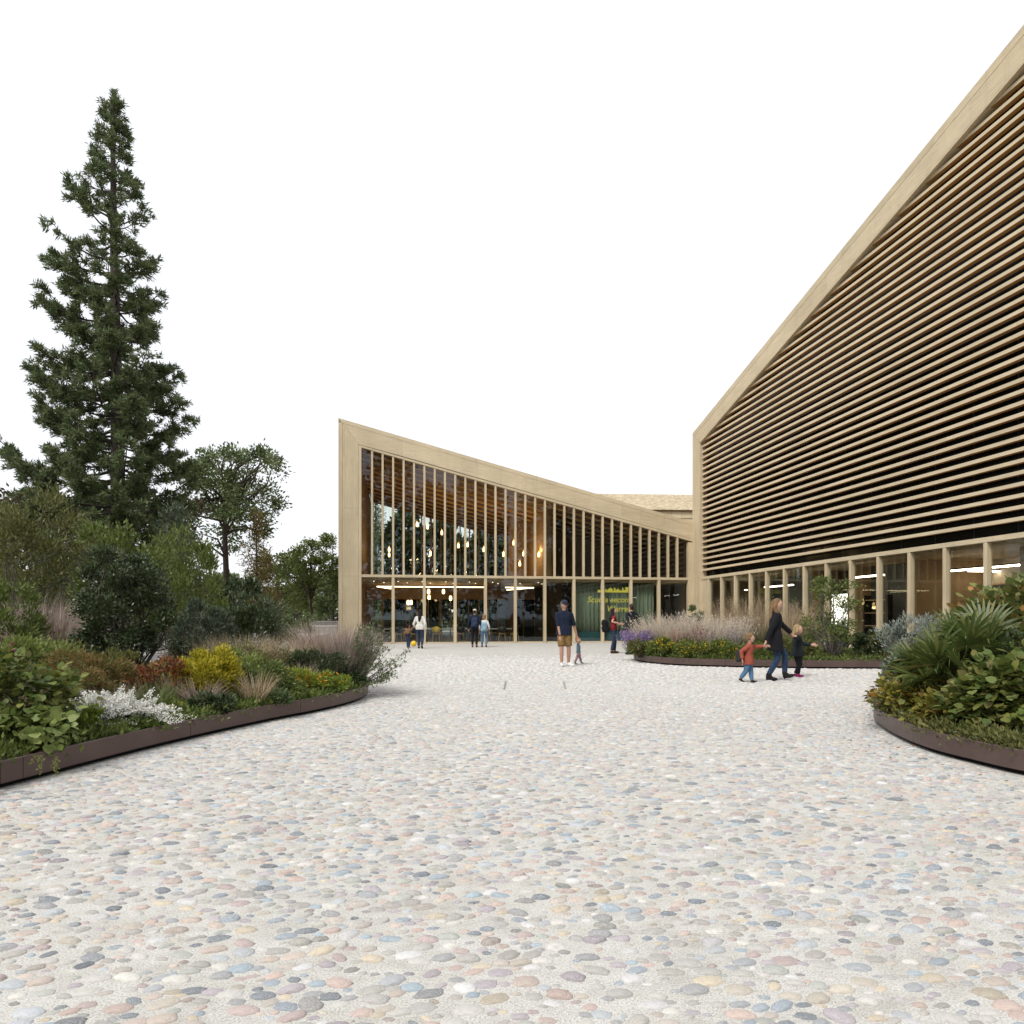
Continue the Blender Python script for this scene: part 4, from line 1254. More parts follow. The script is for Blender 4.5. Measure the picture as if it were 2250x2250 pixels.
# ------------------------------------------------------------------ the tall conifer
def tall_conifer():
    base = Vector(((252-1125)/F*28.0, 28.0, 0.0))
    root = empty('tall_conifer', base); tag(root, 'very tall dark conifer rising above the planting on the left', 'tree')
    H = 23.0
    tr = [(0.25*math.sin(z*0.16)*0.5, 0.15*math.cos(z*0.2), z) for z in np.linspace(-0.1, H, 26)]
    MB().tube(tr, [0.33*(1-i/26)**0.85+0.025 for i in range(26)], 10).build('trunk', M['bark'], root, True)
    def prof(z):        # reach of the branches toward the picture's left and right
        s = (H-z)/H
        l = np.interp(s, [0, 0.03, 0.10, 0.16, 0.25, 0.36, 0.5, 0.66, 0.80, 1.0], [0.12, 0.35, 0.55, 1.7, 2.5, 3.2, 4.0, 4.5, 4.9, 4.9])
        r = np.interp(s, [0, 0.03, 0.10, 0.16, 0.25, 0.36, 0.5, 0.66, 0.80, 1.0], [0.12, 0.3, 0.6, 1.0, 1.6, 2.1, 2.9, 3.6, 3.9, 4.1])
        return l, r
    br = MB(); tips = []; tdir = []
    z = 2.2; az = 0.0
    while z < H-0.25:
        s = (H-z)/H
        nb = 4 if s > 0.3 else (3 if s > 0.1 else 2)
        for _ in range(nb):
            az += 2.39996 + rng.normal(0, 0.35)
            l, r = prof(z)
            k = (1-math.cos(az))/2
            reach = (r*(1-k)+l*k)*0.80*rng.uniform(0.55, 1.05)
            if abs(math.cos(az)) < 0.5: reach *= 0.9
            zz = z + rng.uniform(-0.2, 0.2)
            d = Vector((math.cos(az), math.sin(az), 0))
            rise = rng.uniform(-0.10, 0.18) if s > 0.3 else rng.uniform(0.1, 0.45)
            up = rng.uniform(0.08, 0.30)
            pts = []
            side = Vector((-d.y, d.x, 0)); sw = rng.normal(0, 0.12)
            for t in (0, 0.2, 0.4, 0.6, 0.8, 1.0):
                pts.append(Vector((0, 0, zz)) + d*reach*t + side*reach*sw*t*t + Vector((0, 0, reach*(rise*t - 0.16*math.sin(t*math.pi)*0.6 + up*t**3))))
            rb_ = 0.028 + 0.013*reach
            br.tube(pts, [rb_*(1-0.8*i/5) for i in range(6)], 5, False)
            ns = max(4, int(reach*(6.6 if s > 0.4 else 5.2)))
            for q in range(ns):
                t = rng.uniform(0.28, 1.0)**0.75
                i = min(int(t*5), 4); f = t*5-i
                p = pts[i].lerp(pts[i+1], f)
                sl = (0.38+0.32*reach*(1-t))*rng.uniform(0.5, 1.25)
                sd = (d*0.75 + side*rng.choice([-1, 1])*rng.uniform(0.4, 1.1) + Vector((0, 0, rng.uniform(-0.45, 0.75)))).normalized()
                e = p + sd*sl
                br.tube([p, p.lerp(e, 0.5)+Vector((0, 0, -0.04)), e], [0.02, 0.014, 0.008], 4, False)
                m = 1 + int(sl*2.6)
                for j in range(m):
                    u = 1.0-0.62*j/max(1, m)
                    pp = p.lerp(e, u) + Vector(rng.normal(0, 0.05, 3))
                    tips.append(pp); tdir.append((sd + Vector((0, 0, 0.45))).normalized())
            tips.append(pts[-1]); tdir.append((d+Vector((0, 0, 0.6))).normalized())
        z += 0.30 + 0.20*(1-s) * 0.6
    for q in range(26):
        zz = H - 0.05 - q*0.10
        tips.append(Vector((rng.normal(0, 0.02+0.006*q), rng.normal(0, 0.02+0.006*q), zz))); tdir.append(Vector((0, 0, 1)))
    br.build('branches', M['bark'], root, True)
    T = np.array([tuple(t) for t in tips]); D = np.array([tuple(t) for t in tdir])
    per = 36
    n = len(T)*per
    c = np.repeat(T, per, 0); dd = np.repeat(D, per, 0)
    back = rng.uniform(0, 0.22, (n, 1))
    p = c - dd*back*0.8 + rng.normal(size=(n, 3))*0.045
    out = rng.normal(size=(n, 3)); out -= dd*np.sum(out*dd, 1, keepdims=True)
    dirn = unit(out)*0.85 + dd*rng.uniform(0.3, 1.1, (n, 1))
    V, Fs = leaf_quads(p, dirn, rng.uniform(0.13, 0.27, n), rng.uniform(0.034, 0.055, n))
    veg('needles', V, Fs, LV['pine'], root)
    print('conifer tufts', len(T))
rng = np.random.default_rng(21)
tall_conifer()
rng = np.random.default_rng(22)

# ------------------------------------------------------------------ broadleaf and small trees
def small_conifer(name, label, base, H, r, mat, nb=46, leafL=0.16, per=26, thin=1.0):
    root = empty(name, base)
    MB().tube([(0, 0, -0.1), (0.03, 0, H*0.5), (0, 0, H)], [0.012*H+0.03, 0.008*H+0.02, 0.01], 7).build('trunk', M['bark'], root, True)
    br = MB(); tips = []
    for i in range(nb):
        s = (i+0.5)/nb; z = H*(0.10+0.89*s); a = i*2.39996 + rng.normal(0, 0.3)
        reach = r*(1-s)**0.8*rng.uniform(0.65, 1.1)+0.08
        d = Vector((math.cos(a), math.sin(a), 0))
        e = Vector((0, 0, z)) + d*reach + Vector((0, 0, -0.18*reach))
        br.tube([(0, 0, z), Vector((0, 0, z)).lerp(e, 0.5)+Vector((0, 0, 0.05*reach)), e], [0.03, 0.02, 0.008], 4, False)
        for t in np.linspace(0.25, 1, max(2, int(reach*5*thin))):
            tips.append(tuple(Vector((0, 0, z)).lerp(e, t) + Vector(rng.normal(0, 0.06*reach+0.02, 3))))
    br.build('branches', M['bark'], root, True)
    T = np.array(tips)
    V, Fs = clump_leaves(T, per, 0.20+0.05*r, np.array([0, 0, H*0.4]), leafL, 0.22, -0.15, 0.5)
    veg('needles', V, Fs, LV[mat], root)
    tag(root, label, 'tree')
    return root

def gx(px, Y): return (px-1125)/F*Y
def hz(py, Y): return CAM_H-(py-1360)/F*Y

def dome_tree(name, label, base, H, rx, z0, mat, n=160, per=34, L=0.2, W=0.55, tr=0.16, nl=14, shell=0.6, bark='bark', cr=None, boughs=26, group=None):
    """tree with a lobed leafy crown from z0 to H on a forked trunk"""
    root = empty(name, base)
    c = dome_clumps(n, rx, rx, H-z0, 0.0, shell, 0.3, nl) + np.array([0, 0, z0])
    m = MB()
    lean_ = rng.normal(0, 0.03*H, 2)
    fk = Vector((lean_[0], lean_[1], z0+(H-z0)*0.22))
    m.tube([(0, 0, -0.1), (lean_[0]*0.3, lean_[1]*0.3, fk.z*0.5), fk, (lean_[0]*1.1, lean_[1]*1.1, z0+(H-z0)*0.75)], [tr, tr*0.82, tr*0.66, tr*0.2], 8, False)
    for i in rng.choice(len(c), min(boughs, len(c)), replace=False):
        t = Vector(c[i]); b = fk.lerp(Vector((lean_[0], lean_[1], z0+(H-z0)*0.6)), rng.uniform(0, 0.9))
        if t.z < fk.z: b = Vector((lean_[0]*0.6, lean_[1]*0.6, fk.z*0.8))
        md = b.lerp(t, 0.5) + Vector((rng.normal(0, 0.1), rng.normal(0, 0.1), 0.12))*(t-b).length
        m.tube([b, md, t], [tr*0.36, tr*0.22, tr*0.07], 5, False)
    m.build('trunk', M[bark], root, True)
    V, Fs = clump_leaves(c, per, cr or rx*0.17, np.array([0, 0, (z0+H)/2]), L, W, 0.1, 0.4, 'quad', 0.7)
    veg('crown', V, Fs, LV[mat], root)
    tag(root, label, 'tree', group)

dome_tree('spreading_tree', 'tall tree with open spreading crown between the conifer and the timber building', (gx(500, 42), 42, 0), 12.3, 3.2, 4.6, 'sage', 250, 56, 0.22, 0.5, 0.24, 19, 0.75, 'bark', 0.45, 56)
dome_tree('copper_tree', 'copper leaved tree spreading behind the tall conifer', (gx(215, 35), 35, 0), 8.5, 4.9, 3.5, 'copper', 240, 34, 0.26, 0.55, 0.25, 18, 0.7, 'bark', 0.5, 40)
dome_tree('leafy_tree', 'round leafy tree beside the corner of the timber building', (gx(690, 50), 50, 0), 7.5, 2.25, 0.9, 'mid', 190, 40, 0.20, 0.6, 0.13, 17, 0.65, 'bark', 0.34, 40)
dome_tree('shaded_tree', 'darker leafy tree behind the brown tinged conifer', (gx(612, 53), 53, 0), 6.9, 2.2, 0.6, 'olive', 170, 40, 0.22, 0.55, 0.13, 15, 0.65, 'bark', 0.36)
small_conifer('young_conifer', 'slim brown tinged conifer in front of the distant leafy trees', (gx(563, 40), 40, 0), 7.6, 1.7, 'bronze', 60, 0.22, 26)
small_conifer('thin_conifer', 'thin bare topped conifer beside the edge of the timber building', (gx(731, 64), 64, 0), 9.3, 1.0, 'blue', 46, 0.18, 12, 0.8)
small_conifer('blue_conifer', 'blue grey conifer at the foot of the tall conifer', (gx(385, 25), 25, 0), 5.4, 1.7, 'blue', 70, 0.20, 30)
for px, Y, H_, lab in ((520, 60, 5.2, 'hazy distant tree behind the spreading tree'), (650, 72, 5.0, 'hazy distant tree farthest behind the terrace walls'), (728, 58, 5.2, 'low bushy tree touching the timber corner')):
    dome_tree('distant_tree', lab, (gx(px, Y), Y, 0), H_, 2.6, 0.4, 'sage', 120, 34, 0.30, 0.55, 0.12, 12, 0.6, 'bark', 0.45)
# trees behind the pavilion, seen through its rear windows
small_conifer('rear_conifer', 'dark conifer seen through the first tall windows of the timber building', (-12.4, 62, 0), 13.5, 2.4, 'pine', 80, 0.3, 26)
for x, y, H_, lab in ((-8.3, 64, 11.0, 'dark tree seen through the windows behind the hanging lamps'), (-4.2, 65, 9.2, 'dark tree seen through the middle tall windows'), (-0.2, 66, 9.6, 'dark tree seen through the last see-through windows')):
    dome_tree('rear_tree', lab, (x, y, 0), H_*1.12, 3.5, 0.5, 'dark', 300, 44, 0.46, 0.6, 0.15, 14, 0.6, 'bark', 0.5)
# one far mass of trees closing the view, and the trees round the square that the windows mirror
def wood_mass(name, label, pts, mat, n, L):
    c = []
    for (x, y, r, h) in pts:
        k = int(n/len(pts))
        a = rng.uniform(0, 2*np.pi, k); u = rng.uniform(0, 1, k); f = np.sqrt(rng.random(k))
        prof_ = np.sin(np.pi*np.clip(u*0.85+0.12, 0, 1))**0.6
        c.append(np.stack([x+r*f*prof_*np.cos(a), y+r*f*prof_*np.sin(a), h*(0.08+0.92*u)], 1))
    c = np.concatenate(c)
    V, Fs = clump_leaves(c, 8, 0.7, c.mean(0), L, 0.6, 0.1, 0.2)
    o = link(name, mesh_np(name, V, Fs, LV[mat]), None); tag(o, label, 'trees', kind='stuff')
wood_mass('far_wood', 'distant wood closing the view behind the garden', [(-70+i*6.5+rng.normal(0, 1), 92+rng.normal(0, 4), 5.0, rng.uniform(4.5, 7.5)) for i in range(13)], 'olive', 2600, 0.8)
wood_mass('mirrored_trees', 'trees across the square mirrored in the windows', [(-54+i*8.4+rng.normal(0, 1.2), -44+rng.normal(0, 4), 5.2, (33, 24, 36, 28, 20, 34, 26, 35, 23, 31, 27, 34, 22, 30)[i]) for i in range(14)], 'copper', 6000, 0.95)

rng = np.random.default_rng(31)
# ------------------------------------------------------------------ planting: left bed
def at(px, Y, z=0.2): return (gx(px, Y), Y, z)
def shrub_px(name, label, pl, pr, ptop, Y, mat, nc, per, L, zb_=0.25, **kw):
    rx = (pr-pl)/2/F*Y
    return shrub(name, label, at((pl+pr)/2, Y, zb_), hz(ptop, Y)-zb_, rx, mat, nc, per, L, **kw)

# behind the bed
shrub_px('twiggy_shrub', 'large olive twiggy shrub at the foot of the tall conifer', -40, 215, 1085, 17, 'olive', 260, 40, 0.11, 0.0, W=0.3, stemk=60, stem_r=0.03, shell=0.4, stem_mat='bark_grey')
shrub_px('leafy_shrub', 'tall mid green shrub behind the dark holly', 165, 345, 1140, 16, 'mid', 170, 44, 0.09, 0.0, W=0.45, stemk=30, stem_r=0.02)
shrub_px('dense_shrub', 'dense dark green shrub beside the blue grey conifer', 325, 490, 1160, 20, 'mid', 190, 44, 0.11, 0.0, W=0.3, up=0.9, stemk=40, stem_r=0.02, lump=0.3)
shrub_px('dense_shrub', 'low dark shrub in the shade below the spreading tree', 440, 560, 1250, 24, 'dark', 120, 40, 0.12, 0.0, W=0.4)
shrub_px('dense_shrub', 'dark shaded shrub filling the gap beneath the tall conifer', 60, 330, 1215, 21, 'dark', 200, 44, 0.13, 0.0, W=0.4)
shrub_px('dense_shrub', 'tall dark bush behind the olive twiggy shrub', -80, 120, 1120, 24, 'dark', 160, 40, 0.15, 0.0, W=0.4)
shrub_px('clipped_bush', 'grey green bush beside the terrace wall', 610, 690, 1345, 30, 'sage', 80, 40, 0.10, 0.0, W=0.4)
# in the bed, far row
shrub_px('spreading_conifer', 'dark green spreading conifer bush behind the tan grasses', 478, 630, 1305, 14, 'dark', 190, 46, 0.07, 0.35, W=0.25, up=0.7, lump=0.35)
shrub_px('conifer_bush', 'blue green rounded conifer bush beside the dark holly', 385, 505, 1325, 12.6, 'blue', 150, 46, 0.06, 0.35, W=0.25, up=0.7)
grass('fountain_grass', 'pinkish dry fountain grass between the green upright shrub and the holly', at(125, 10.6, 0.4), 1.55, 0.34, 1500, 'pinkgrass', 0.011, (0.15, 0.72), 0.16)
grass('fountain_grass', 'dry pinkish grass behind the upright green shrub', at(70, 11.0, 0.4), 1.6, 0.30, 1000, 'pinkgrass', 0.011, (0.15, 0.7), 0.16)
shrub_px('upright_shrub', 'upright green shrub with reddish stems at the picture edge', -90, 70, 1270, 9.4, 'mid', 150, 34, 0.055, 0.4, W=0.32, up=0.9, stemk=50, stem_r=0.01, shell=0.45)
# tall dark holly in tiers
r_ = empty('dark_holly', at(275, 9.7, 0.35)); tag(r_, 'tall glossy dark green holly standing above the red leaved shrub', 'shrub')
cs = []
for (dx, z, rx, h, k) in ((0.0, 0.0, 0.72, 1.0, 150), (0.05, 0.62, 0.66, 0.85, 130), (-0.02, 1.15, 0.50, 0.75, 90), (0.15, 1.05, 0.45, 0.6, 50), (-0.28, 0.9, 0.35, 0.5, 40)):
    c = dome_clumps(k, rx, rx*0.9, h, 0.03, 0.8, 0.3, 8); c[:, 0] += dx; c[:, 2] += z; cs.append(c)
cs = np.concatenate(cs)
V, Fs = clump_leaves(cs, 46, 0.10, np.array([0, 0, 0.8]), 0.050, 0.55, 0.3, 0.6)
veg('foliage', V, Fs, LV['dark'], r_); stems((0, 0, 0), cs, 30, 0.02).build('stem', M['bark'], r_, True)
# middle row
shrub_px('pale_shrub', 'light green rounded shrub below the upright shrub', -40, 165, 1392, 8.6, 'light', 170, 44, 0.045, 0.3, W=0.4)
shrub_px('bronze_shrub', 'bronze tinged fine leaved shrub in front of the holly', 105, 275, 1428, 7.9, 'bronze', 150, 48, 0.042, 0.3, W=0.25, up=0.6)
shrub_px('bronze_shrub', 'small rusty brown shrub behind the white blossom', 120, 260, 1470, 7.4, 'bronze', 90, 40, 0.035, 0.28, W=0.3)
grass('tan_grass', 'wispy tan grasses behind the yellow shrub', at(530, 11.0, 0.35), 0.85, 0.45, 1300, 'straw', 0.009, (0.1, 0.6), 0.1, None, None, (0, 0), 'greengrass')
grass('tan_grass', 'wispy tan grasses between the conifer bush and the dry pink grass', at(620, 11.3, 0.35), 0.75, 0.42, 1200, 'straw', 0.009, (0.1, 0.65), 0.1, None, None, (0, 0), 'greengrass')
grass('tan_grass', 'upright tan grass at the foot of the dark holly', at(425, 10.2, 0.35), 0.78, 0.26, 700, 'straw', 0.009, (0.1, 0.55), 0.1, None, None, (0, 0), 'greengrass')
shrub_px('olive_shrub', 'olive fine leaved mound under the tan grasses', 440, 650, 1420, 10.7, 'olive', 150, 44, 0.04, 0.3, W=0.25, up=0.7)
grass('dry_grass', 'dry pinkish grey grass at the tip of the large bed', at(725, 12.0, 0.3), 1.12, 0.45, 1700, 'pinkgrass', 0.010, (0.1, 0.62), 0.05)
grass('dry_grass', 'dry grass leaning over the end of the large bed', at(770, 11.5, 0.28), 1.0, 0.26, 900, 'pinkgrass', 0.010, (0.15, 0.75), 0.05, None, None, (0.9, 0))
shrub_px('spreading_juniper', 'dark green spreading juniper at the tip of the large bed', 640, 775, 1428, 11.0, 'dark', 120, 46, 0.05, 0.25, W=0.22, up=0.5, lump=0.3)
# leaning shrub with leafy twig ends
r_ = empty('leaning_shrub', at(768, 11.3, 0.22)); tag(r_, 'twiggy shrub with small leaves leaning out over the paving', 'shrub')
m_ = MB(); tp = []
for i in range(46):
    a = rng.uniform(-0.9, 0.9); ln = rng.uniform(0.55, 1.05); el = rng.uniform(0.02, 1.35)
    d = Vector((math.cos(el)*math.cos(a), math.cos(el)*math.sin(a), math.sin(el)))
    e = d*ln + Vector((0, 0, 0.10*ln)); md = d*ln*0.5 + Vector((0, 0, -0.03))
    m_.tube([(0, 0, -0.05), md, e], [0.009, 0.006, 0.003], 4, False)
    for t in np.linspace(0.55, 1.0, 6): tp.append(tuple(md.lerp(e, (t-0.5)*2) + Vector(rng.normal(0, 0.02, 3))))
    for q in range(3):
        p0 = md.lerp(e, rng.uniform(0.1, 0.9)); e2 = p0 + (d + Vector(rng.normal(0, 0.55, 3))).normalized()*rng.uniform(0.12, 0.25)
        m_.tube([p0, e2], [0.004, 0.002], 3, False); tp.append(tuple(e2)); tp.append(tuple(p0.lerp(e2, 0.6)))
m_.build('stem', M['bark_grey'], r_, True)
tp_ = np.array(tp); V, Fs = clump_leaves(tp_[rng.random(len(tp_)) < 0.55], 5, 0.035, np.zeros(3), 0.045, 0.5, 0.3, 0.6); veg('foliage', V, Fs, LV['sage'], r_)
# front row
shrub_px('red_shrub', 'red leaved shrub in front of the dark holly', 278, 405, 1440, 8.3, 'red', 80, 17, 0.06, 0.25, W=0.3, up=0.2, stemk=26, stem_r=0.007, shell=0.4)
shrub_px('yellow_shrub', 'bright yellow green shrub in the middle of the large bed', 385, 532, 1428, 8.75, 'yellow', 200, 48, 0.040, 0.22, W=0.4, up=0.6, lump=0.45, ry=0.36, shell=0.35)
shrub_px('leafy_mound', 'dark green narrow leaved mound beside the yellow shrub', 500, 650, 1462, 9.35, 'mid', 150, 40, 0.055, 0.2, W=0.25, up=-0.1, ry=0.38)
shrub_px('lime_mound', 'lime green mound with orange flowers near the bed edge', 615, 730, 1468, 9.95, 'lime', 130, 42, 0.038, 0.2, W=0.35, flowers=('orange', 230, 0.036), ry=0.36)
shrub_px('lime_mound', 'low yellow flowered mound closest to the bed tip', 690, 770, 1490, 10.3, 'lime', 90, 40, 0.035, 0.2, W=0.35, flowers=('yflower', 150, 0.026), ry=0.28)
shrub_px('skirt_shrub', 'small dark shrub under the leaning twigs', 742, 800, 1478, 11.1, 'dark', 60, 40, 0.04, 0.2, W=0.4)
shrub_px('low_mound', 'low dark green mound below the yellow shrub at the edging', 395, 520, 1530, 8.05, 'dark', 80, 36, 0.045, 0.18, W=0.4, ry=0.28)
shrub_px('low_mound', 'low green mound below the red shrub at the edging', 285, 400, 1545, 7.6, 'mid', 80, 36, 0.045, 0.18, W=0.35, ry=0.26)
shrub_px('low_mound', 'low grey green mound at the edging below the narrow leaved mound', 510, 640, 1520, 8.9, 'sage', 80, 36, 0.045, 0.18, W=0.35, ry=0.26)
shrub_px('low_mound', 'low fresh green mound between the white blossom and the rounded leaves', 120, 235, 1560, 6.6, 'lime', 70, 36, 0.045, 0.18, W=0.35, ry=0.26)
# loose tufts and seedlings that knit the shrubs together
mix_ = [('greengrass', 'fresh green'), ('straw', 'straw coloured'), ('pinkgrass', 'dry pinkish')]
near_ = [(300, 8.9, 'behind the red shrub'), (392, 8.35, 'between the red and the yellow shrub'), (520, 9.0, 'beside the yellow shrub'), (470, 9.7, 'behind the yellow shrub'), (610, 9.9, 'behind the narrow leaved mound'),
         (665, 10.4, 'behind the orange flowers'), (205, 8.3, 'behind the bronze shrub'), (90, 7.6, 'behind the rounded leaves'), (255, 7.5, 'beside the rusty shrub'), (335, 7.75, 'in front of the red shrub'), (560, 8.75, 'at the edging below the mounds'), (440, 8.2, 'at the edging below the yellow shrub')]
for i, (px, Y, w_) in enumerate(near_):
    m_, n_ = mix_[i % 3]
    grass('wispy_tuft', 'wispy %s tuft %s' % (n_, w_), at(px, Y, 0.26), rng.uniform(0.34, 0.55), 0.16, 240, m_, 0.008, (0.15, 0.8), 0.15)
shrub_px('wild_seedling', 'loose light green plant growing through the red shrub', 330, 420, 1455, 8.7, 'light', 60, 22, 0.05, 0.22, W=0.35, up=0.7, shell=0.2)
shrub_px('wild_seedling', 'loose light green plant behind the yellow shrub', 490, 590, 1425, 9.9, 'light', 70, 22, 0.05, 0.25, W=0.3, up=0.8, shell=0.2)
shrub_px('wild_seedling', 'loose olive plant between bronze shrub and holly', 200, 310, 1415, 8.8, 'olive', 70, 24, 0.05, 0.25, W=0.3, up=0.8, shell=0.2)
# white blossom
r_ = empty('white_blossom_shrub', at(242, 6.98, 0.30)); tag(r_, 'arching shrub covered in white blossom at the bed edge', 'shrub')
m_ = MB(); wp = []; wd = []; gp = []
for i in range(260):
    a = rng.uniform(0, 2*np.pi); ln = rng.uniform(0.36, 0.68); el = rng.uniform(0.25, 1.5)
    d = Vector((math.cos(a)*math.cos(el), math.sin(a)*math.cos(el)*0.8, math.sin(el)*0.72)); b = Vector((rng.normal(0, 0.16), rng.normal(0, 0.12), -0.03))
    pts = [b + d*ln*t + Vector((0, 0, -0.16*ln*t*t*1.6)) for t in (0, 0.35, 0.7, 1.0)]
    m_.tube(pts, [0.004, 0.003, 0.002, 0.001], 3, False)
    for t in np.linspace(0.30, 1, 15):
        k = min(int(t*3), 2); p = pts[k].lerp(pts[k+1], t*3-k)
        wp.append(tuple(p)); wd.append(tuple(d))
    for t in (0.15, 0.3, 0.45): gp.append(tuple(pts[0].lerp(pts[2], t)))
m_.build('stem', M['twig'], r_)
wp = np.repeat(np.array(wp), 5, 0); wd = np.repeat(np.array(wd), 5, 0)
V, Fs = leaf_quads(wp+rng.normal(size=wp.shape)*0.010, wd*0.5+rng.normal(size=wp.shape)*0.6, rng.uniform(0.014, 0.028, len(wp)), 0.013); veg('blossom', V, Fs, LV['white'], r_)
V, Fs = clump_leaves(np.array(gp), 6, 0.05, np.zeros(3), 0.035, 0.4); veg('foliage', V, Fs, LV['dark'], r_)
# large rounded leaves at the picture's edge
shrub_px('round_leaved_shrub', 'shrub with large rounded leaves beside the white blossom', -110, 150, 1450, 6.1, 'grape', 150, 12, 0.062, 0.2, kind='round', cr=0.16, stemk=40, stem_r=0.008, up=-0.25, out=0.8, shell=0.5, ry=0.42)
shrub_px('round_leaved_shrub', 'low round leaved plant spilling toward the steel edging', -60, 120, 1560, 5.75, 'light', 60, 9, 0.075, 0.18, kind='round', cr=0.13, stemk=20, stem_r=0.006, up=-0.1, out=0.8, ry=0.3)
shrub('marigold_clump', 'small clump of yellow flowers at the edging below the red shrub', at(368, 7.65, 0.2), 0.20, 0.20, 'mid', 30, 20, 0.04, flowers=('yflower', 16, 0.035), cat='flower clump', W=0.3)
shrub('marigold_clump', 'single yellow bloom clump under the yellow shrub', at(410, 7.9, 0.2), 0.16, 0.14, 'mid', 20, 20, 0.04, flowers=('yflower', 5, 0.035), cat='flower clump', W=0.3)
grass('strappy_plant', 'green strap leaved tuft in front of the white blossom', at(222, 6.42, 0.18), 0.26, 0.12, 120, 'greengrass', 0.012, (0.2, 0.8), 0.2)
shrub('magenta_flowers', 'magenta flower spikes among the large rounded leaves', at(20, 6.9, 0.25), 0.75, 0.10, 'mid', 24, 12, 0.04, flowers=('magenta', 40, 0.03), cat='flowers', shell=0.2)
# creeping sprig over the edging
r_ = empty('trailing_creeper', (gx(70, 5.35)-0.02, 5.42, 0.2)); tag(r_, 'thin yellow green creeper hanging over the steel edging', 'creeper')
m_ = MB(); tp = []
for i in range(9):
    x = rng.uniform(-0.16, 0.26); L_ = rng.uniform(0.05, 0.12); yo = -0.36*x
    pts = [(x, yo+0.16, 0.04), (x+0.01, yo+0.02, 0.025), (x+rng.normal(0.02, 0.02), yo-0.03, -L_)]
    m_.tube(pts, 0.0018, 3, False)
    for t in np.linspace(0.2, 1, 10): tp.append(tuple(Vector(pts[1]).lerp(Vector(pts[2]), t)))
m_.build('stem', M['twig'], r_)
V, Fs = clump_leaves(np.array(tp), 3, 0.012, np.zeros(3), 0.014, 0.7); veg('foliage', V, Fs, LV['lime'], r_)

# ground cover in the beds
def cover(name, label, outline, n, L, mats, mound):
    lo, hi_ = outline.min(0), outline.max(0); c = outline.mean(0)
    pts = rng.uniform(lo, hi_, (n*3, 2)); pts = pts[inside(c+(outline-c)*0.985, pts[:, 0], pts[:, 1])][:n]
    ed = outline[rng.integers(0, len(outline), n//2)]; ed = ed + (np.roll(outline, -1, 0)-outline).mean(0) + rng.normal(size=ed.shape)*0.05
    pts = np.concatenate([pts, c + (ed-c)*rng.uniform(0.90, 0.985, (len(ed), 1))])
    pts = pts[inside(c+(outline-c)*0.987, pts[:, 0], pts[:, 1])]
    pts = pts[np.abs(pts[:, 0]) < 0.85*pts[:, 1]+0.6]
    rr = np.full(len(pts), 1.0)
    for q in np.arange(0.98, 0.02, -0.04): rr = np.where(inside(c+(outline-c)*q, pts[:, 0], pts[:, 1]), q-0.02, rr)
    z = np.array([soil_z(q, mound) for q in rr]) + 0.03
    p = np.concatenate([pts, z[:, None]], 1)
    per = 12
    V, Fs = clump_leaves(p, per, 0.10, np.array([c[0], c[1], -3]), L, 0.4, 0.6, 0.4, 'quad', 0.6)
    o = link(name, mesh_np(name, V, Fs, LV[mats]), None); tag(o, label, 'ground cover', kind='stuff')
cover('ground_cover', 'low green ground cover in the large bed', LEFT_BED, 3600, 0.065, 'mid', 0.16)
cover('ground_cover', 'low green ground cover in the grass bed', MID_BED, 1500, 0.08, 'mid', 0.12)
cover('ground_cover', 'low brownish green ground cover in the palm bed', RIGHT_BED, 1900, 0.05, 'olive', 0.25)

rng = np.random.default_rng(32)
# ------------------------------------------------------------------ planting: bed before the slatted facade
def spikes(name, label, base, h, r, n, leaf, flower, group=None, k=12, size=0.03):
    root = empty(name, base)
    a = rng.uniform(0, 2*np.pi, n); rr = r*np.sqrt(rng.random(n))
    b = np.stack([rr*np.cos(a)*0.5, rr*np.sin(a)*0.5, np.zeros(n)], 1)
    d = np.stack([np.cos(a), np.sin(a)], 1)
    bl, tip = strips(b, d, h*rng.uniform(0.7, 1.05, n), rng.uniform(0.1, 0.6, n), 0.008, 0.05, 3)
    veg('stalks', *bl, LV[leaf], root)
    q = np.repeat(tip, k, 0); q = q - np.concatenate([np.repeat(d, k, 0)*0.3, np.ones((len(q), 1))], 1)*rng.uniform(0, h*0.36, (len(q), 1)) + rng.normal(size=q.shape)*0.008
    V, Fs = leaf_quads(q, rng.normal(size=q.shape)+np.array([0, 0, 0.4]), size*rng.uniform(0.7, 1.3, len(q)), size*0.6); tag(veg('flowers', V, Fs, LV[flower], root), kind='stuff')
    tag(root, label, 'flowers', group)
    return root
spikes('lavender', 'purple lavender spilling over the tip of the grass bed', at(1400, 21.2, 0.2), 0.85, 0.5, 130, 'sage', 'purple', size=0.05, k=16)
spikes('lavender', 'second purple lavender beside the feathery cream grass', at(1438, 21.6, 0.2), 0.75, 0.3, 50, 'sage', 'purple', size=0.045)
for i, (px, Y, L_, lab) in enumerate(((1432, 22.6, 1.30, 'first feathery cream grass beside the lavender'), (1475, 22.0, 1.45, 'feathery cream grass behind the orange yellow flowers'),
        (1520, 22.4, 1.40, 'feathery cream grass below the timber corner post'), (1562, 21.6, 1.30, 'feathery cream grass beside the purple flower spikes'), (1605, 22.5, 1.35, 'feathery cream grass next to the tall tan grass'))):
    grass('feather_grass', lab, at(px, Y-0.9, 0.25), L_, 0.40, 560, 'cream', 0.012, (0.1, 0.62), 0.12, ('cream', 12, 0.36, 0.026), 'feathery cream grasses in the middle bed', (0, 0), 'greengrass')
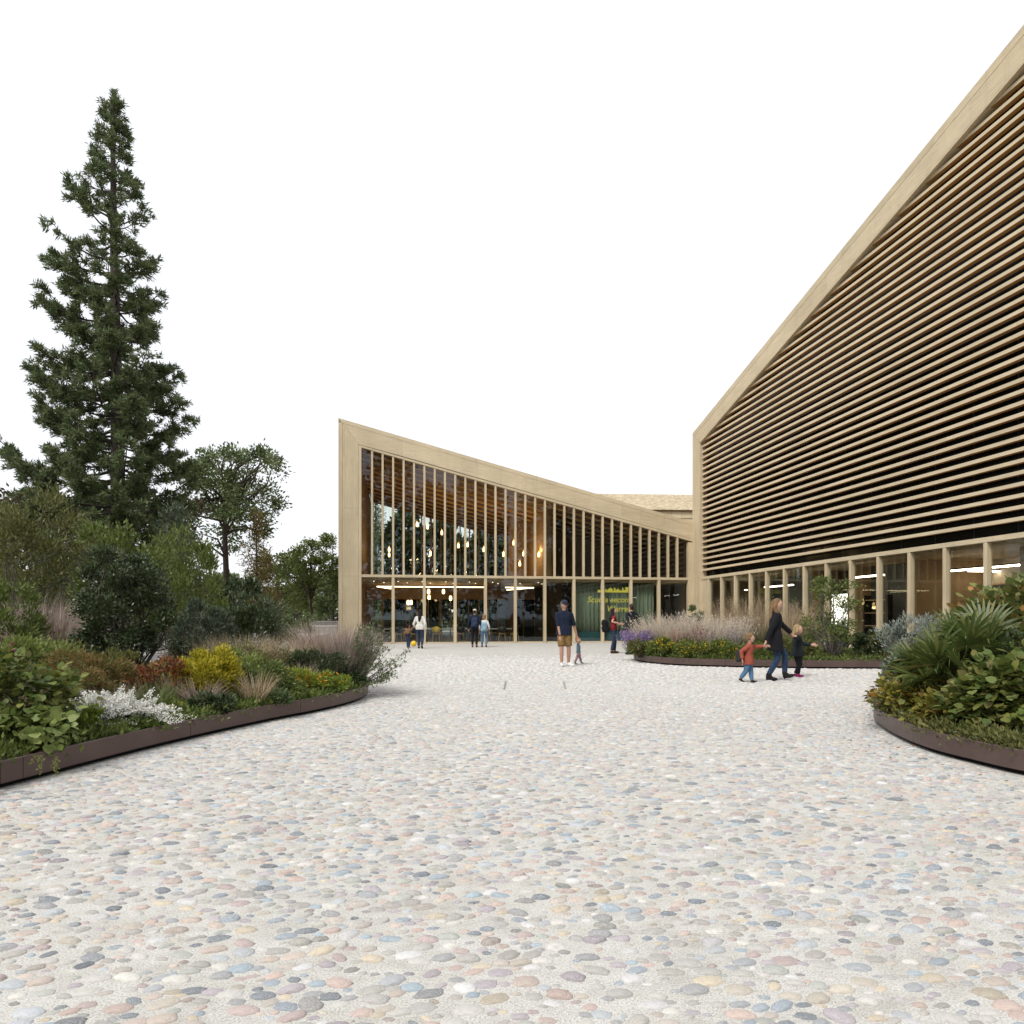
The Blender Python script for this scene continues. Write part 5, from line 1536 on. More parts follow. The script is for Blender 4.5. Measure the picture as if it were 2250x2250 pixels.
for i, (px, Y, L_, lab) in enumerate(((1592, 24.5, 2.0, 'tall tan grass left of the first bare post'), (1640, 24.0, 2.05, 'tall tan grass directly behind the red jacketed child'), (1678, 23.5, 2.0, 'tall tan grass behind the shoulder of the woman in black'),
        (1735, 22.0, 1.8, 'tall tan grass between the woman in black and the young tree'), (1762, 23.5, 1.8, 'tall tan grass against the lit panel'))):
    grass('tall_grass', lab, at(px, Y, 0.25), L_, 0.26, 420, 'straw', 0.012, (0.08, 0.5), 0.08, ('straw', 8, 0.34, 0.020), 'tall tan grasses in the middle bed', (0, 0), 'greengrass')
for i, (pl, pr, pt, Y, mat, fl, lab) in enumerate(((1380, 1425, 1408, 20.6, 'olive', ('cream', 120, 0.03), 'grey green mound at the very tip of the grass bed'),
        (1418, 1488, 1405, 20.0, 'mid', ('yflower', 420, 0.035), 'mound with many orange yellow flowers'),
        (1480, 1560, 1412, 19.4, 'mid', ('yflower', 300, 0.032), 'green mound with yellow flowers by the edging'),
        (1545, 1640, 1415, 19.1, 'mid', ('yflower', 160, 0.03), 'green mound with a few yellow flowers behind the child'),
        (1630, 1715, 1418, 18.9, 'mid', None, 'plain green mound behind the woman in black'),
        (1700, 1790, 1405, 18.8, 'olive', None, 'olive mound behind the girl in the dark jacket'))):
    shrub_px('flowering_mound' if fl else 'green_mound', lab, pl, pr, pt, Y, mat, 110, 34, 0.065, 0.2, W=0.35, flowers=fl, ry=0.55)
spikes('pink_flowers', 'rose pink flower spikes in the feathery grass', at(1487, 20.6, 0.25), 0.85, 0.22, 22, 'sage', 'rose', size=0.05)
spikes('purple_spikes', 'deep purple flower spike among the pale grasses', at(1532, 20.4, 0.25), 0.95, 0.06, 9, 'sage', 'magenta', size=0.05)
spikes('purple_spikes', 'pale purple flower haze left of the red jacketed child', at(1590, 20.6, 0.25), 0.85, 0.5, 46, 'sage', 'purple', size=0.04, k=8)
# young tree and shrubs at the far end
r_ = empty('young_tree', at(1828, 19.2, 0.2)); tag(r_, 'young light green tree behind the girl in the dark jacket', 'tree')
cs = np.concatenate([dome_clumps(80, 0.85, 0.7, 1.2, 0.2, 0.35, 0.3)+np.array([0, 0, 0.1]), dome_clumps(60, 0.62, 0.6, 1.35, 0.0, 0.3, 0.3)+np.array([0.05, 0, 0.95])])
V, Fs = clump_leaves(cs, 30, 0.20, np.array([0, 0, 1.0]), 0.085, 0.4, 0.0, 0.4, flat=0.5); veg('crown', V, Fs, LV['mid'], r_)
stems((0, 0, 0), cs, 40, 0.022).build('trunk', M['bark_grey'], r_, True)
shrub_px('box_shrub', 'dark small leaved shrub right of the young tree', 1872, 1925, 1385, 18.9, 'dark', 90, 40, 0.06, 0.2, W=0.5, flowers=('rose', 40, 0.03))
shrub_px('box_shrub', 'grey brown shrub at the hidden end of the grass bed', 1910, 1975, 1380, 18.8, 'olive', 90, 40, 0.06, 0.2, W=0.4)
shrub_px('corner_shrub', 'green leafy shrub in front of the timber corner post', 1508, 1548, 1330, 25.5, 'sage', 60, 30, 0.10, 0.2, W=0.4, up=0.9)
grass('dark_tuft', 'thin dark leaf tuft poking out beside the lavender', at(1385, 21.6, 0.2), 0.55, 0.1, 60, 'greengrass', 0.014, (0.5, 0.95), 0.1, lean=(-1.2, 0))

rng = np.random.default_rng(33)
# ------------------------------------------------------------------ planting: palm bed
def fan_palm(label, base, fans, R_):
    root = empty('fan_palm', base); tag(root, label, 'palm')
    MB().tube([(0, 0, -0.30), (0.01, 0, -0.1), (0.02, 0, 0.05)], [0.07, 0.06, 0.04], 9).build('trunk', M['bark'], root, True)
    for i in range(fans):
        a = i*2.39996 + rng.normal(0, 0.3); el = R(rng.uniform(5, 75))
        ln = rng.uniform(0.22, 0.46)
        d = Vector((math.cos(a)*math.cos(el), math.sin(a)*math.cos(el)-0.15, math.sin(el))).normalized()
        o = Vector((0.02, 0, 0.02)); hub = o + d*ln
        st = MB().tube([o, o+d*ln*0.5+Vector((0, 0, 0.02)), hub], [0.010, 0.008, 0.006], 5, False)
        side = d.cross(Vector((0, 0, 1))).normalized(); upv = side.cross(d).normalized()
        roll = rng.normal(0, 0.5); side, upv = side*math.cos(roll)+upv*math.sin(roll), upv*math.cos(roll)-side*math.sin(roll)
        ns = 34
        Vs = []; Q = []; T = []; FR = R_*rng.uniform(0.8, 1.1)
        for j in range(ns):
            th = R(-125 + 250*j/(ns-1))
            fd = (d*math.cos(th) + side*math.sin(th) + upv*(0.10 if j % 2 else -0.04)).normalized()
            sd = fd.cross(upv).normalized()
            L_ = FR*(0.74+0.26*math.cos(th*0.8))*rng.uniform(0.92, 1.05)
            w = 0.030
            b = len(Vs)
            dr = rng.uniform(0.05, 0.14) + (0.25 if rng.random() < 0.12 else 0)
            for t, ww in ((0.02, 0.15), (0.33, 0.95), (0.62, 1.0), (0.84, 0.55)):
                p = hub + fd*L_*t + Vector((0, 0, -dr*L_*t**2.5))
                Vs += [tuple(p-sd*w*0.5*ww), tuple(p+sd*w*0.5*ww)]
            Vs.append(tuple(hub+fd*L_*0.99+Vector((0, 0, -dr*L_*1.3))))
            Q += [(b+2*q, b+2*q+1, b+2*q+3, b+2*q+2) for q in range(3)]; T += [(b+6, b+7, b+8)]
        veg('fan_leaf', np.array(Vs), [np.array(Q), np.array(T)], LV['fan'], root)
        st.build('leaf_stalk', M['stalk'], root, True)
M['stalk'] = plain('stalk', (0.10, 0.13, 0.04), 0.6)
fan_palm('spiky green fan palm leaning over the bed corner', at(2052, 7.6, 0.55), 12, 0.42)
fan_palm('upright fan palm below the autumn leaved shrub', at(2140, 7.7, 0.72), 11, 0.48)
fan_palm('small olive fan palm between the two larger palms', at(2095, 7.35, 0.62), 8, 0.34)
shrub_px('blue_shrub', 'blue grey shrub with fine upright twigs behind the palms', 1945, 2125, 1342, 9.4, 'grey', 170, 30, 0.045, 0.3, W=0.25, up=1.0, shell=0.4, stemk=40)
shrub_px('silver_shrub', 'silvery leaved upright shrub at the back of the palm bed', 1945, 2010, 1350, 9.9, 'grey', 70, 26, 0.055, 0.2, W=0.45, up=0.8, shell=0.3, stemk=24)
shrub_px('dark_filler', 'dark green shrub in the shade below the palms', 1960, 2130, 1450, 8.0, 'dark', 130, 36, 0.05, 0.2, W=0.4)
shrub_px('dark_filler', 'dark shrub behind the large round leaves', 2120, 2300, 1400, 7.5, 'dark', 150, 36, 0.06, 0.2, W=0.5)
shrub_px('autumn_shrub', 'autumn tinted round leaved shrub highest in the palm bed', 2105, 2320, 1285, 8.0, 'autumn', 150, 18, 0.085, 0.3, kind='round', cr=0.18, up=-0.1, out=0.8, stemk=30, stem_r=0.01)
shrub_px('gold_leaved_shrub', 'golden green round leaved plant at the bed tip', 1935, 2075, 1480, 7.75, 'gold', 95, 11, 0.062, 0.2, kind='round', cr=0.13, up=-0.1, out=0.8, ry=0.36)
shrub_px('gold_leaved_shrub', 'golden green leaves trailing between palm and edging', 2020, 2140, 1540, 7.0, 'gold', 75, 11, 0.060, 0.2, kind='round', cr=0.12, up=-0.1, out=0.8, ry=0.32)
shrub_px('vine_leaved_shrub', 'large green vine leaved shrub beside the edging', 2095, 2230, 1490, 6.55, 'grape', 95, 11, 0.070, 0.2, kind='round', cr=0.14, up=-0.2, out=0.8, stemk=26, ry=0.34)
shrub_px('vine_leaved_shrub', 'tall green vine leaved shrub at the picture edge', 2160, 2330, 1420, 6.3, 'grape', 120, 11, 0.075, 0.2, kind='round', cr=0.15, up=-0.2, out=0.8, stemk=30, ry=0.4)
spikes('heather', 'low purplish heather at the tip of the palm bed', at(1950, 8.35, 0.2), 0.16, 0.34, 160, 'olive', 'purple', k=5, size=0.018)

rng = np.random.default_rng(41)
# ------------------------------------------------------------------ people
def cloth(name, c, var=0.25, scale=18.0, rough=0.85):
    t = NT(name)
    v = t.coord()
    n = t.noise(t.coord((1.0, 1.0, 0.45)), scale, 5, 0.6); f = t.noise(v, 160, 2)
    t.base(t.ramp(n, [(0.3, mul(c, 1-var)), (0.7, mul(c, 1+var*0.6))])); t.set(Roughness=rough)
    t.b.inputs['Specular IOR Level'].default_value = 0.2
    t.bump(t.mix(0.2, n, f), 0.9, 0.035)
    return t.m
def skinm(name, c):
    t = NT(name); n = t.noise(t.coord(), 22, 3)
    t.base(t.ramp(n, [(0.3, mul(c, 0.92)), (0.7, mul(c, 1.06))])); t.set(Roughness=0.5)
    t.b.inputs['Subsurface Weight'].default_value = 0.0
    return t.m
SK = {'light': skinm('skin_light', (0.52, 0.30, 0.22)), 'tan': skinm('skin_tan', (0.42, 0.22, 0.15)), 'brown': skinm('skin_brown', (0.20, 0.10, 0.06))}
CL = {k: cloth(k, c) for k, c in {'cream_cotton': (0.72, 0.70, 0.64), 'navy_denim': (0.030, 0.045, 0.085), 'navy_shirt': (0.013, 0.020, 0.042), 'khaki': (0.20, 0.125, 0.045),
      'black_wool': (0.010, 0.010, 0.013), 'blue_denim': (0.10, 0.20, 0.33), 'mid_denim': (0.028, 0.052, 0.10), 'rust': (0.34, 0.085, 0.055), 'grey_cotton': (0.36, 0.38, 0.40),
      'dusty_pink': (0.40, 0.25, 0.29), 'red_knit': (0.20, 0.022, 0.025), 'charcoal': (0.05, 0.047, 0.045), 'grey_blue': (0.15, 0.22, 0.26), 'brown_knit': (0.22, 0.115, 0.055),
      'dark_knit': (0.014, 0.018, 0.022), 'white_canvas': (0.75, 0.75, 0.73), 'dark_leather': (0.018, 0.016, 0.016), 'magenta_shoe': (0.32, 0.02, 0.14), 'mustard': (0.42, 0.25, 0.03),
      'brown_leather': (0.06, 0.03, 0.02), 'pale_denim': (0.25, 0.38, 0.48), 'cap_navy': (0.03, 0.037, 0.055), 'cap_cream': (0.70, 0.64, 0.54), 'dark_green': (0.03,0.035,0.03)}.items()}
HR = {k: cloth('hair_'+k, c, 0.45, 30, 0.45) for k, c in {'black': (0.012, 0.009, 0.008), 'brown': (0.06, 0.035, 0.02), 'blonde': (0.21, 0.125, 0.058), 'grey': (0.22, 0.18, 0.15), 'curly': (0.30, 0.17, 0.08), 'pale': (0.36, 0.25, 0.13)}.items()}
M['eye'] = plain('eye', (0.03, 0.02, 0.018), 0.3); M['lip'] = plain('lip', (0.36, 0.13, 0.11), 0.5)

def fuse(name, mb, mat, parent, voxel, smooth=3):
    """overlapping closed shapes grown into one continuous skin"""
    o = mb.build(name, None, None)
    r = o.modifiers.new('r', 'REMESH'); r.mode = 'VOXEL'; r.voxel_size = voxel
    if smooth:
        s = o.modifiers.new('s', 'SMOOTH'); s.factor = 0.5; s.iterations = smooth
    dg = bpy.context.evaluated_depsgraph_get()
    me = bpy.data.meshes.new_from_object(o.evaluated_get(dg), depsgraph=dg)
    old = o.data
    bpy.data.objects.remove(o); bpy.data.meshes.remove(old)
    me.name = name
    me.polygons.foreach_set('use_smooth', np.ones(len(me.polygons), bool))
    me.materials.clear(); me.materials.append(mat)
    return link(name, me, parent)

def capsule(mb, pts, rad, n=10):
    pts = [Vector(p) for p in pts]
    a = (pts[0]-pts[1]).normalized(); b = (pts[-1]-pts[-2]).normalized()
    q = [pts[0]+a*rad[0]*0.85, pts[0]+a*rad[0]*0.5] + pts + [pts[-1]+b*rad[-1]*0.5, pts[-1]+b*rad[-1]*0.85]
    r = [rad[0]*0.35, rad[0]*0.8] + list(rad) + [rad[-1]*0.8, rad[-1]*0.35]
    mb.tube(q, r, n)

def torso(mb, st, n=16):
    """st = [(cx, cy, z, rx, ry)] bottom to top"""
    b = len(mb.v)
    for cx, cy, z, rx, ry in st:
        for k in range(n):
            a = 2*math.pi*k/n
            e = 2.4
            ca, sa = math.cos(a), math.sin(a)
            rr = (abs(ca)**e+abs(sa)**e)**(-1/e)
            mb.v.append((cx+rx*rr*ca, cy+ry*rr*sa, z))
    for i in range(len(st)-1):
        for k in range(n):
            a = b+i*n+k; d = b+i*n+(k+1) % n
            mb.f.append((a, d, d+n, a+n))
    mb.f.append(tuple(b+k for k in range(n-1, -1, -1)))
    e = b+(len(st)-1)*n
    mb.f.append(tuple(e+k for k in range(n)))

def ik(a, t, l1, l2, pole):
    a = Vector(a); t = Vector(t); d = t-a; L = min(d.length, (l1+l2)*0.999)
    d.normalize(); t = a+d*L
    x = (l1*l1-l2*l2+L*L)/(2*L); h = math.sqrt(max(0, l1*l1-x*x))
    p = Vector(pole); p = (p-d*p.dot(d)).normalized()
    return a+d*x+p*h, t

def person(label, px, py, H, face, c=0.0, fem=0.0, skin='light', feet=None, hands=None, hair=('short', 'brown'), top=None, bottom=None, shoes='dark_leather',
           head=(0, 0), lean=0.0, cap=None, extra=None, voxel=0.012, build=1.0, Y=None, heel=0.0, grp=None):
    """figure's own axes: forward = -y, its left = +x; face = heading in degrees (0 looks at the camera, 90 looks right, 180 away)"""
    g_ = G(px, py) if Y is None else Vector((gx(px, Y), Y, 0))
    root = empty('person', (g_.x, g_.y, 0.008), R(face)); tag(root, label, 'person', grp)
    W2L = (Matrix.Translation((g_.x, g_.y, 0.008)) @ Matrix.Rotation(R(face), 4, 'Z')).inverted()
    hh = H*(0.132+0.082*c); hipz = H*(0.515-0.095*c); shz = H*(0.815-0.075*c)
    shw = H*(0.112-0.012*fem+0.004*c)*build; hpw = H*(0.050+0.004*fem)
    thigh = hipz*0.475; shin = hipz*0.452; ua = (shz-hipz)*0.56+0.02*H*(1-c); fa = ua*0.88
    lr = H*(1+0.22*c)
    ln = Vector((0, -lean, 0))
    hips = [Vector((s*hpw, 0, hipz)) for s in (1, -1)]
    feet = feet or [(0.06, 0.0), (-0.06, 0.02)]
    legs = []
    for s, hp, f in zip((1, -1), hips, feet):
        lift = f[2] if len(f) > 2 else 0
        an = Vector((f[0], f[1], hipz*0.085+lift+heel))
        kn, an = ik(hp, an, thigh, shin, (s*0.08, -1, 0))
        legs.append((hp, kn, an, f[3] if len(f) > 3 else s*6, f[4] if len(f) > 4 else 0))
    shs = [Vector((s*shw*0.93, 0, shz-0.020*H))+ln for s in (1, -1)]
    hands = hands or [None, None]
    arms = []
    for s, sh, h in zip((1, -1), shs, hands):
        if h is None: h = (s*(shw+0.05*H), -0.03*H, shz-(ua+fa)*0.97)
        h = Vector(h[1:]) if h[0] == 'l' else (W2L @ Vector(h[1:]) if h[0] == 'w' else Vector(h))
        el, wr = ik(sh, h, ua, fa, (s*0.35, 0.9, -0.25))
        arms.append((sh, el, wr))
    hc = Vector((0, -0.015*H, H-hh*0.5))+ln*1.15
    yaw, pit = R(head[0]), R(head[1])
    HRm = Matrix.Rotation(yaw, 3, 'Z') @ Matrix.Rotation(pit, 3, 'X')
    nk = Vector((0, 0, shz+0.01*H))+ln
    hcen = nk + HRm @ (hc-nk) if False else hc
    hx, hy, hz_ = hh*0.335, hh*0.42, hh*0.5
    def hp_(x, y, z): return hcen + HRm @ Vector((x*hh, y*hh, z*hh))
    # ---- body
    B = MB()
    torso(B, [(0, 0, hipz-0.05*H, hpw*1.35, 0.045*H), (0, 0, hipz+0.01*H, hpw*1.75, 0.058*lr), (0, 0, hipz+0.35*(shz-hipz), (0.072-0.006*fem+0.012*c)*H*build, 0.05*lr), (ln.x*0.7, ln.y*0.7, hipz+0.72*(shz-hipz), 0.083*H*build, 0.056*lr),
              (ln.x, ln.y, shz-0.02*H, shw*0.92, 0.044*lr), (ln.x, ln.y, shz+0.012*H, shw*0.55, 0.032*lr)])
    capsule(B, [nk-Vector((0, 0, 0.02*H)), nk.lerp(hcen, 0.6)], [0.030*lr, 0.028*lr])
    B.ball(hcen, (hx, hy, hz_), 16, 12, HRm)
    B.ball(hp_(0, -0.12, -0.24), (hh*0.235, hh*0.27, hh*0.24), 12, 8, HRm)      # jaw
    B.ball(hp_(0, -0.42, -0.07), (hh*0.05, hh*0.075, hh*0.10), 8, 6, HRm)       # nose
    for s in (1, -1): B.ball(hp_(s*0.34, 0.04, -0.05), (hh*0.035, hh*0.07, hh*0.105), 8, 6, HRm)
    for hp, kn, an, ya, pi_ in legs:
        capsule(B, [hp, hp.lerp(kn, 0.5), kn, kn.lerp(an, 0.35), an], [0.050*lr, 0.045*lr, 0.032*lr, 0.033*lr, 0.021*lr])
        fr = Matrix.Rotation(R(ya), 3, 'Z') @ Matrix.Rotation(R(pi_), 3, 'X')
        B.ball(an + fr @ Vector((0, -0.040*H, -(hipz*0.085+heel)*0.55)), (0.018*lr, 0.046*H, hipz*0.028), 10, 6, fr)
    for s, (sh, el, wr) in zip((1, -1), arms):
        capsule(B, [sh, sh.lerp(el, 0.5), el, el.lerp(wr, 0.4), wr], [0.030*lr, 0.027*lr, 0.022*lr, 0.021*lr, 0.0145*lr], 8)
        d = (wr-el).normalized(); sx = d.cross(Vector((0, 1, 0.1)))
        sx = sx.normalized() if sx.length > 0.1 else Vector((1, 0, 0))
        nrm = d.cross(sx)
        hl = hh*0.78
        pm = wr + d*hl*0.27
        rot = Matrix((nrm, sx, d)).transposed()
        B.ball(pm, (hl*0.10, hl*0.20, hl*0.30), 8, 6, rot)
        for j, (off, fl) in enumerate(((-0.165, 0.40), (-0.055, 0.47), (0.055, 0.44), (0.165, 0.34))):
            p0 = wr + d*hl*0.46 + sx*hl*off; p1 = p0 + (d*0.9+nrm*s*0.25).normalized()*hl*fl*0.55; p2 = p1 + (d*0.6+nrm*s*0.7).normalized()*hl*fl*0.5
            capsule(B, [p0-d*hl*0.12, p0, p1, p2], [hl*0.055, hl*0.055, hl*0.05, hl*0.042], 6)
        th0 = wr + d*hl*0.14 + sx*hl*(-0.17); th1 = th0 + (d*0.6-sx*0.7).normalized()*hl*0.22; th2 = th1 + (d*0.9-sx*0.1).normalized()*hl*0.20
        capsule(B, [th0, th1, th2], [hl*0.065, hl*0.058, hl*0.045], 6)
    fuse('body', B, SK[skin], root, voxel)
    for s in (1, -1):
        MB().ball(hp_(s*0.145, -0.375, 0.02), (hh*0.045, hh*0.022, hh*0.025), 8, 6, HRm).build('eye', M['eye'], root, True)
    MB().ball(hp_(0, -0.385, -0.255), (hh*0.095, hh*0.022, hh*0.022), 8, 6, HRm).build('mouth', M['lip'], root, True)
    # ---- trousers, shorts or skirt
    kind, mat, f = bottom
    T = MB(); g2 = 0.010*H
    torso(T, [(0, 0, hipz-0.065*H, hpw*1.5, 0.052*lr), (0, 0, hipz+0.01*H, hpw*1.85+g2*0.5, 0.064*lr), (0, 0, hipz+0.30*(shz-hipz), 0.075*H*build+g2*0.3, 0.055*lr)])
    for hp, kn, an, ya, pi_ in legs:
        if kind == 'long':
            e = kn.lerp(an, 0.93)
            T.tube([hp-Vector((0, 0, 0.01*H)), hp.lerp(kn, 0.5), kn, kn.lerp(an, 0.4), e], [0.056*lr*f, 0.050*lr*f, 0.039*lr*f, 0.038*lr*f, 0.031*lr*f])
        elif kind == 'shorts':
            T.tube([hp-Vector((0, 0, 0.01*H)), hp.lerp(kn, 0.5), hp.lerp(kn, 0.88)], [0.058*lr*f, 0.056*lr*f, 0.055*lr*f], 14)
    fuse({'long': 'trousers', 'shorts': 'shorts'}[kind], T, CL[mat], root, voxel)
    # ---- top
    kind, mat, hem, sl, f = top        # hem: fraction below hip (m of H), sl: 0 none .. 1 to wrist
    T = MB()
    hz0 = hipz-hem*H
    fl = 1.0+max(0, hem)*0.9
    st = []
    if hem > 0.03: st.append((0, 0.004, hz0, (hpw*1.95+g2)*fl*f, 0.074*lr*fl*f))
    else: st.append((0, 0, hz0, hpw*1.9+g2, 0.068*lr*f))
    st += [(0, 0, hipz+0.05*H, (hpw*1.85+g2)*f, 0.070*lr*f), (0, 0, hipz+0.38*(shz-hipz), (0.080-0.006*fem+0.012*c)*H*f*build, 0.060*lr*f), (ln.x*0.7, ln.y*0.7, hipz+0.74*(shz-hipz), 0.093*H*f*build, 0.064*lr*f),
           (ln.x, ln.y, shz-0.012*H, shw*0.99*f, 0.051*lr*f), (ln.x, ln.y, shz+0.022*H, shw*0.55*f, 0.036*lr*f)]
    torso(T, st)
    for sh, el, wr in arms:
        if sl > 0:
            pts = [sh, sh.lerp(el, 0.5), el] if sl >= 0.5 else [sh, sh.lerp(el, sl*2)]
            rd = [0.034*lr*f, 0.034*lr*f, 0.030*lr*f][:len(pts)]
            if sl > 0.52:
                pts.append(el.lerp(wr, (sl-0.5)*2*0.97)); rd.append(0.027*lr*f)
            d0 = (pts[0]-pts[1]).normalized(); T.tube([pts[0]+d0*rd[0]*0.75, pts[0]+d0*rd[0]*0.45]+pts, [rd[0]*0.45, rd[0]*0.82]+rd, 12)
    if kind in ('coat', 'jacket', 'shirt'):
        T.tube([nk+Vector((0, 0.012*H, -0.008*H)), nk+Vector((0, 0.010*H, 0.028*H))], [0.045*lr, 0.042*lr], 12)   # collar
    fuse({'coat': 'coat', 'jacket': 'jacket', 'shirt': 'shirt'}.get(kind, 'top'), T, CL[mat], root, voxel)
    # ---- shoes
    for hp, kn, an, ya, pi_ in legs:
        S = MB(); fr = Matrix.Rotation(R(ya), 3, 'Z') @ Matrix.Rotation(R(pi_), 3, 'X')
        hgt = hipz*0.085+heel
        S.ball(an + fr @ Vector((0, -0.056*H, -hgt*0.60)), (0.028*lr, 0.060*H, hipz*0.046), 12, 8, fr)
        S.ball(an + fr @ Vector((0, -0.014*H, -hgt*0.36)), (0.028*lr, 0.044*H, hipz*0.064), 12, 8, fr)
        if heel: S.tube([an + fr @ Vector((0, 0.012*H, -hgt*0.3)), an + fr @ Vector((0, 0.016*H, -hgt*0.99))], [0.017*lr, 0.008*lr], 8); capsule(S, [an, an.lerp(kn, 0.22)], [0.03*lr, 0.031*lr])
        fuse('shoe', S, CL[shoes], root, voxel*0.8, 2)
    # ---- hair and cap
    style, hm = hair
    A = MB()
    if style != 'none':
        A.ball(hp_(0, 0.11, 0.14), (hh*0.37, hh*0.40, hh*0.42), 14, 10, HRm)
        A.ball(hp_(0, 0.16, -0.08), (hh*0.33, hh*0.30, hh*0.36), 12, 8, HRm)
    if style == 'long':
        capsule(A, [hp_(0, 0.20, 0.0), hp_(0, 0.32, -0.45), nk+Vector((0, 0.055*H, -0.045*H)), nk+Vector((0.01*H, 0.065*H, -0.115*H))], [hh*0.34, hh*0.36, hh*0.36, hh*0.20])
        for s in (1, -1): capsule(A, [hp_(s*0.28, 0.02, 0.05), hp_(s*0.34, 0.08, -0.4), nk+Vector((s*0.05*H, 0.01*H, -0.06*H))], [hh*0.12, hh*0.15, hh*0.12])
    if style == 'wavy':
        for s in (1, -1): capsule(A, [hp_(s*0.25, 0.05, 0.1), hp_(s*0.36, 0.10, -0.35), nk+Vector((s*0.052*H, -0.018*H, -0.03*H)), nk+Vector((s*0.050*H, -0.030*H, -0.10*H)), nk+Vector((s*0.045*H, -0.032*H, -0.15*H))], [hh*0.15, hh*0.2, hh*0.2, hh*0.17, hh*0.08])
        capsule(A, [hp_(0, 0.28, 0.1), hp_(0, 0.36, -0.4), nk+Vector((0, 0.05*H, -0.06*H))], [hh*0.28, hh*0.28, hh*0.2])
    if style in ('curls', 'bigcurls'):
        k = 46 if style == 'curls' else 90
        for i in range(k):
            a = rng.uniform(0, 6.28); cz = rng.uniform(-0.6 if style == 'curls' else -1.6, 1)
            rr = math.sqrt(max(0.05, 1-min(1, cz*cz))) if cz > -0.2 else 0.98
            y = rr*math.sin(a)
            if y < -0.45 and cz < 0.45: continue
            A.ball(hp_(0.36*rr*math.cos(a), 0.05+0.40*y, 0.10+0.40*cz), hh*rng.uniform(0.07, 0.12), 6, 5)
    if style == 'bob':
        for s in (1, -1): capsule(A, [hp_(s*0.27, 0.0, 0.1), hp_(s*0.36, 0.02, -0.25), hp_(s*0.34, 0.04, -0.52)], [hh*0.15, hh*0.17, hh*0.11])
        capsule(A, [hp_(0, 0.25, 0.0), hp_(0, 0.30, -0.5)], [hh*0.3, hh*0.26])
    if style != 'none':
        # keep the face clear: cut by building the fringe only on top
        fuse('hair', A, HR[hm], root, voxel*0.85, 2)
    if cap:
        K = MB(); K.lathe([(0.40, 0.10), (0.41, 0.20), (0.385, 0.36), (0.29, 0.50), (0.12, 0.565), (0.02, 0.575)], n=18, sx=0.93, sy=1.12)
        K.v = [tuple(hp_(x, y+0.03, z)) for x, y, z in K.v]
        K2 = MB(); vs = []; fs = []
        for i in range(9):
            a = R(180+20*i)
            vs += [(0.36*math.cos(a), 0.05+0.40*math.sin(a), 0.15), (0.37*math.cos(a), 0.05+(0.78*math.sin(a) if 0 < i < 8 else 0.40*math.sin(a)), 0.10), (0.37*math.cos(a), 0.05+(0.78*math.sin(a) if 0 < i < 8 else 0.40*math.sin(a)), 0.125), (0.36*math.cos(a), 0.05+0.40*math.sin(a), 0.18)]
        for i in range(8):
            for e in range(4): fs.append((i*4+e, (i+1)*4+e, (i+1)*4+(e+1) % 4, i*4+(e+1) % 4))
        K2.add(vs, fs)
        K2.v = [tuple(hp_(x, y, z)) for x, y, z in K2.v]
        kc = K.build('cap', CL[cap[0]], root, True)
        if cap[1]: K2.build('cap_brim', CL[cap[0]], kc, True)
    if extra: extra(root, dict(H=H, hipz=hipz, shz=shz, shw=shw, nk=nk, hp=hp_, arms=arms, legs=legs, lr=lr, hpw=hpw, ln=ln, hh=hh), voxel)
    return root

def strip_on_chest(mat, w, name='shirt_front'):
    def f(root, j, vx):
        H, lr = j['H'], j['lr']
        m = MB(); torso(m, [(0, -0.030*lr, j['hipz']-0.02*H, w*H, 0.045*lr), (0, -0.022*lr, j['hipz']+0.4*(j['shz']-j['hipz']), w*H, 0.048*lr), (0, -0.024*lr, j['shz']-0.03*H, w*H*0.9, 0.045*lr), (0, -0.012*lr, j['shz']+0.025*H, w*H*0.6, 0.03*lr)])
        fuse(name, m, CL[mat], root, vx)
    return f

def backpack_thing(label, mat, root, dx, dy, z, w, d, h, strap_mat=None, rz=0.0, tilt=0.0):
    o = root
    W = Matrix.Translation(o.location) @ Matrix.Rotation(o.rotation_euler.z, 4, 'Z')
    p = W @ Vector((dx, dy, z))
    r = empty('backpack', p, o.rotation_euler.z + rz); r.rotation_euler.x = tilt
    m = MB(); m.bbox(-w/2, w/2, -d/2, d/2, 0, h*0.9, min(w, d)*0.22); m.ball((0, 0, h*0.86), (w*0.46, d*0.44, h*0.16), 12, 8)
    fuse('bag', m, CL[mat], r, 0.012)
    MB().bbox(-w*0.36, w*0.36, d/2-0.005, d/2+d*0.22, h*0.08, h*0.5, 0.015).build('pocket', CL[strap_mat or mat], r, True)
    for s in (-1, 1):
        MB().tube([(s*w*0.3, -d*0.45, h*0.1), (s*w*0.34, -d*0.75, h*0.5), (s*w*0.3, -d*0.45, h*0.93)], 0.012, 6).build('strap', CL[strap_mat or mat], r, True)
    tag(r, label, 'backpack')

def wpt(px, py, Y):
    p = P(px, py, Y); return ('w', p.x, p.y, p.z)

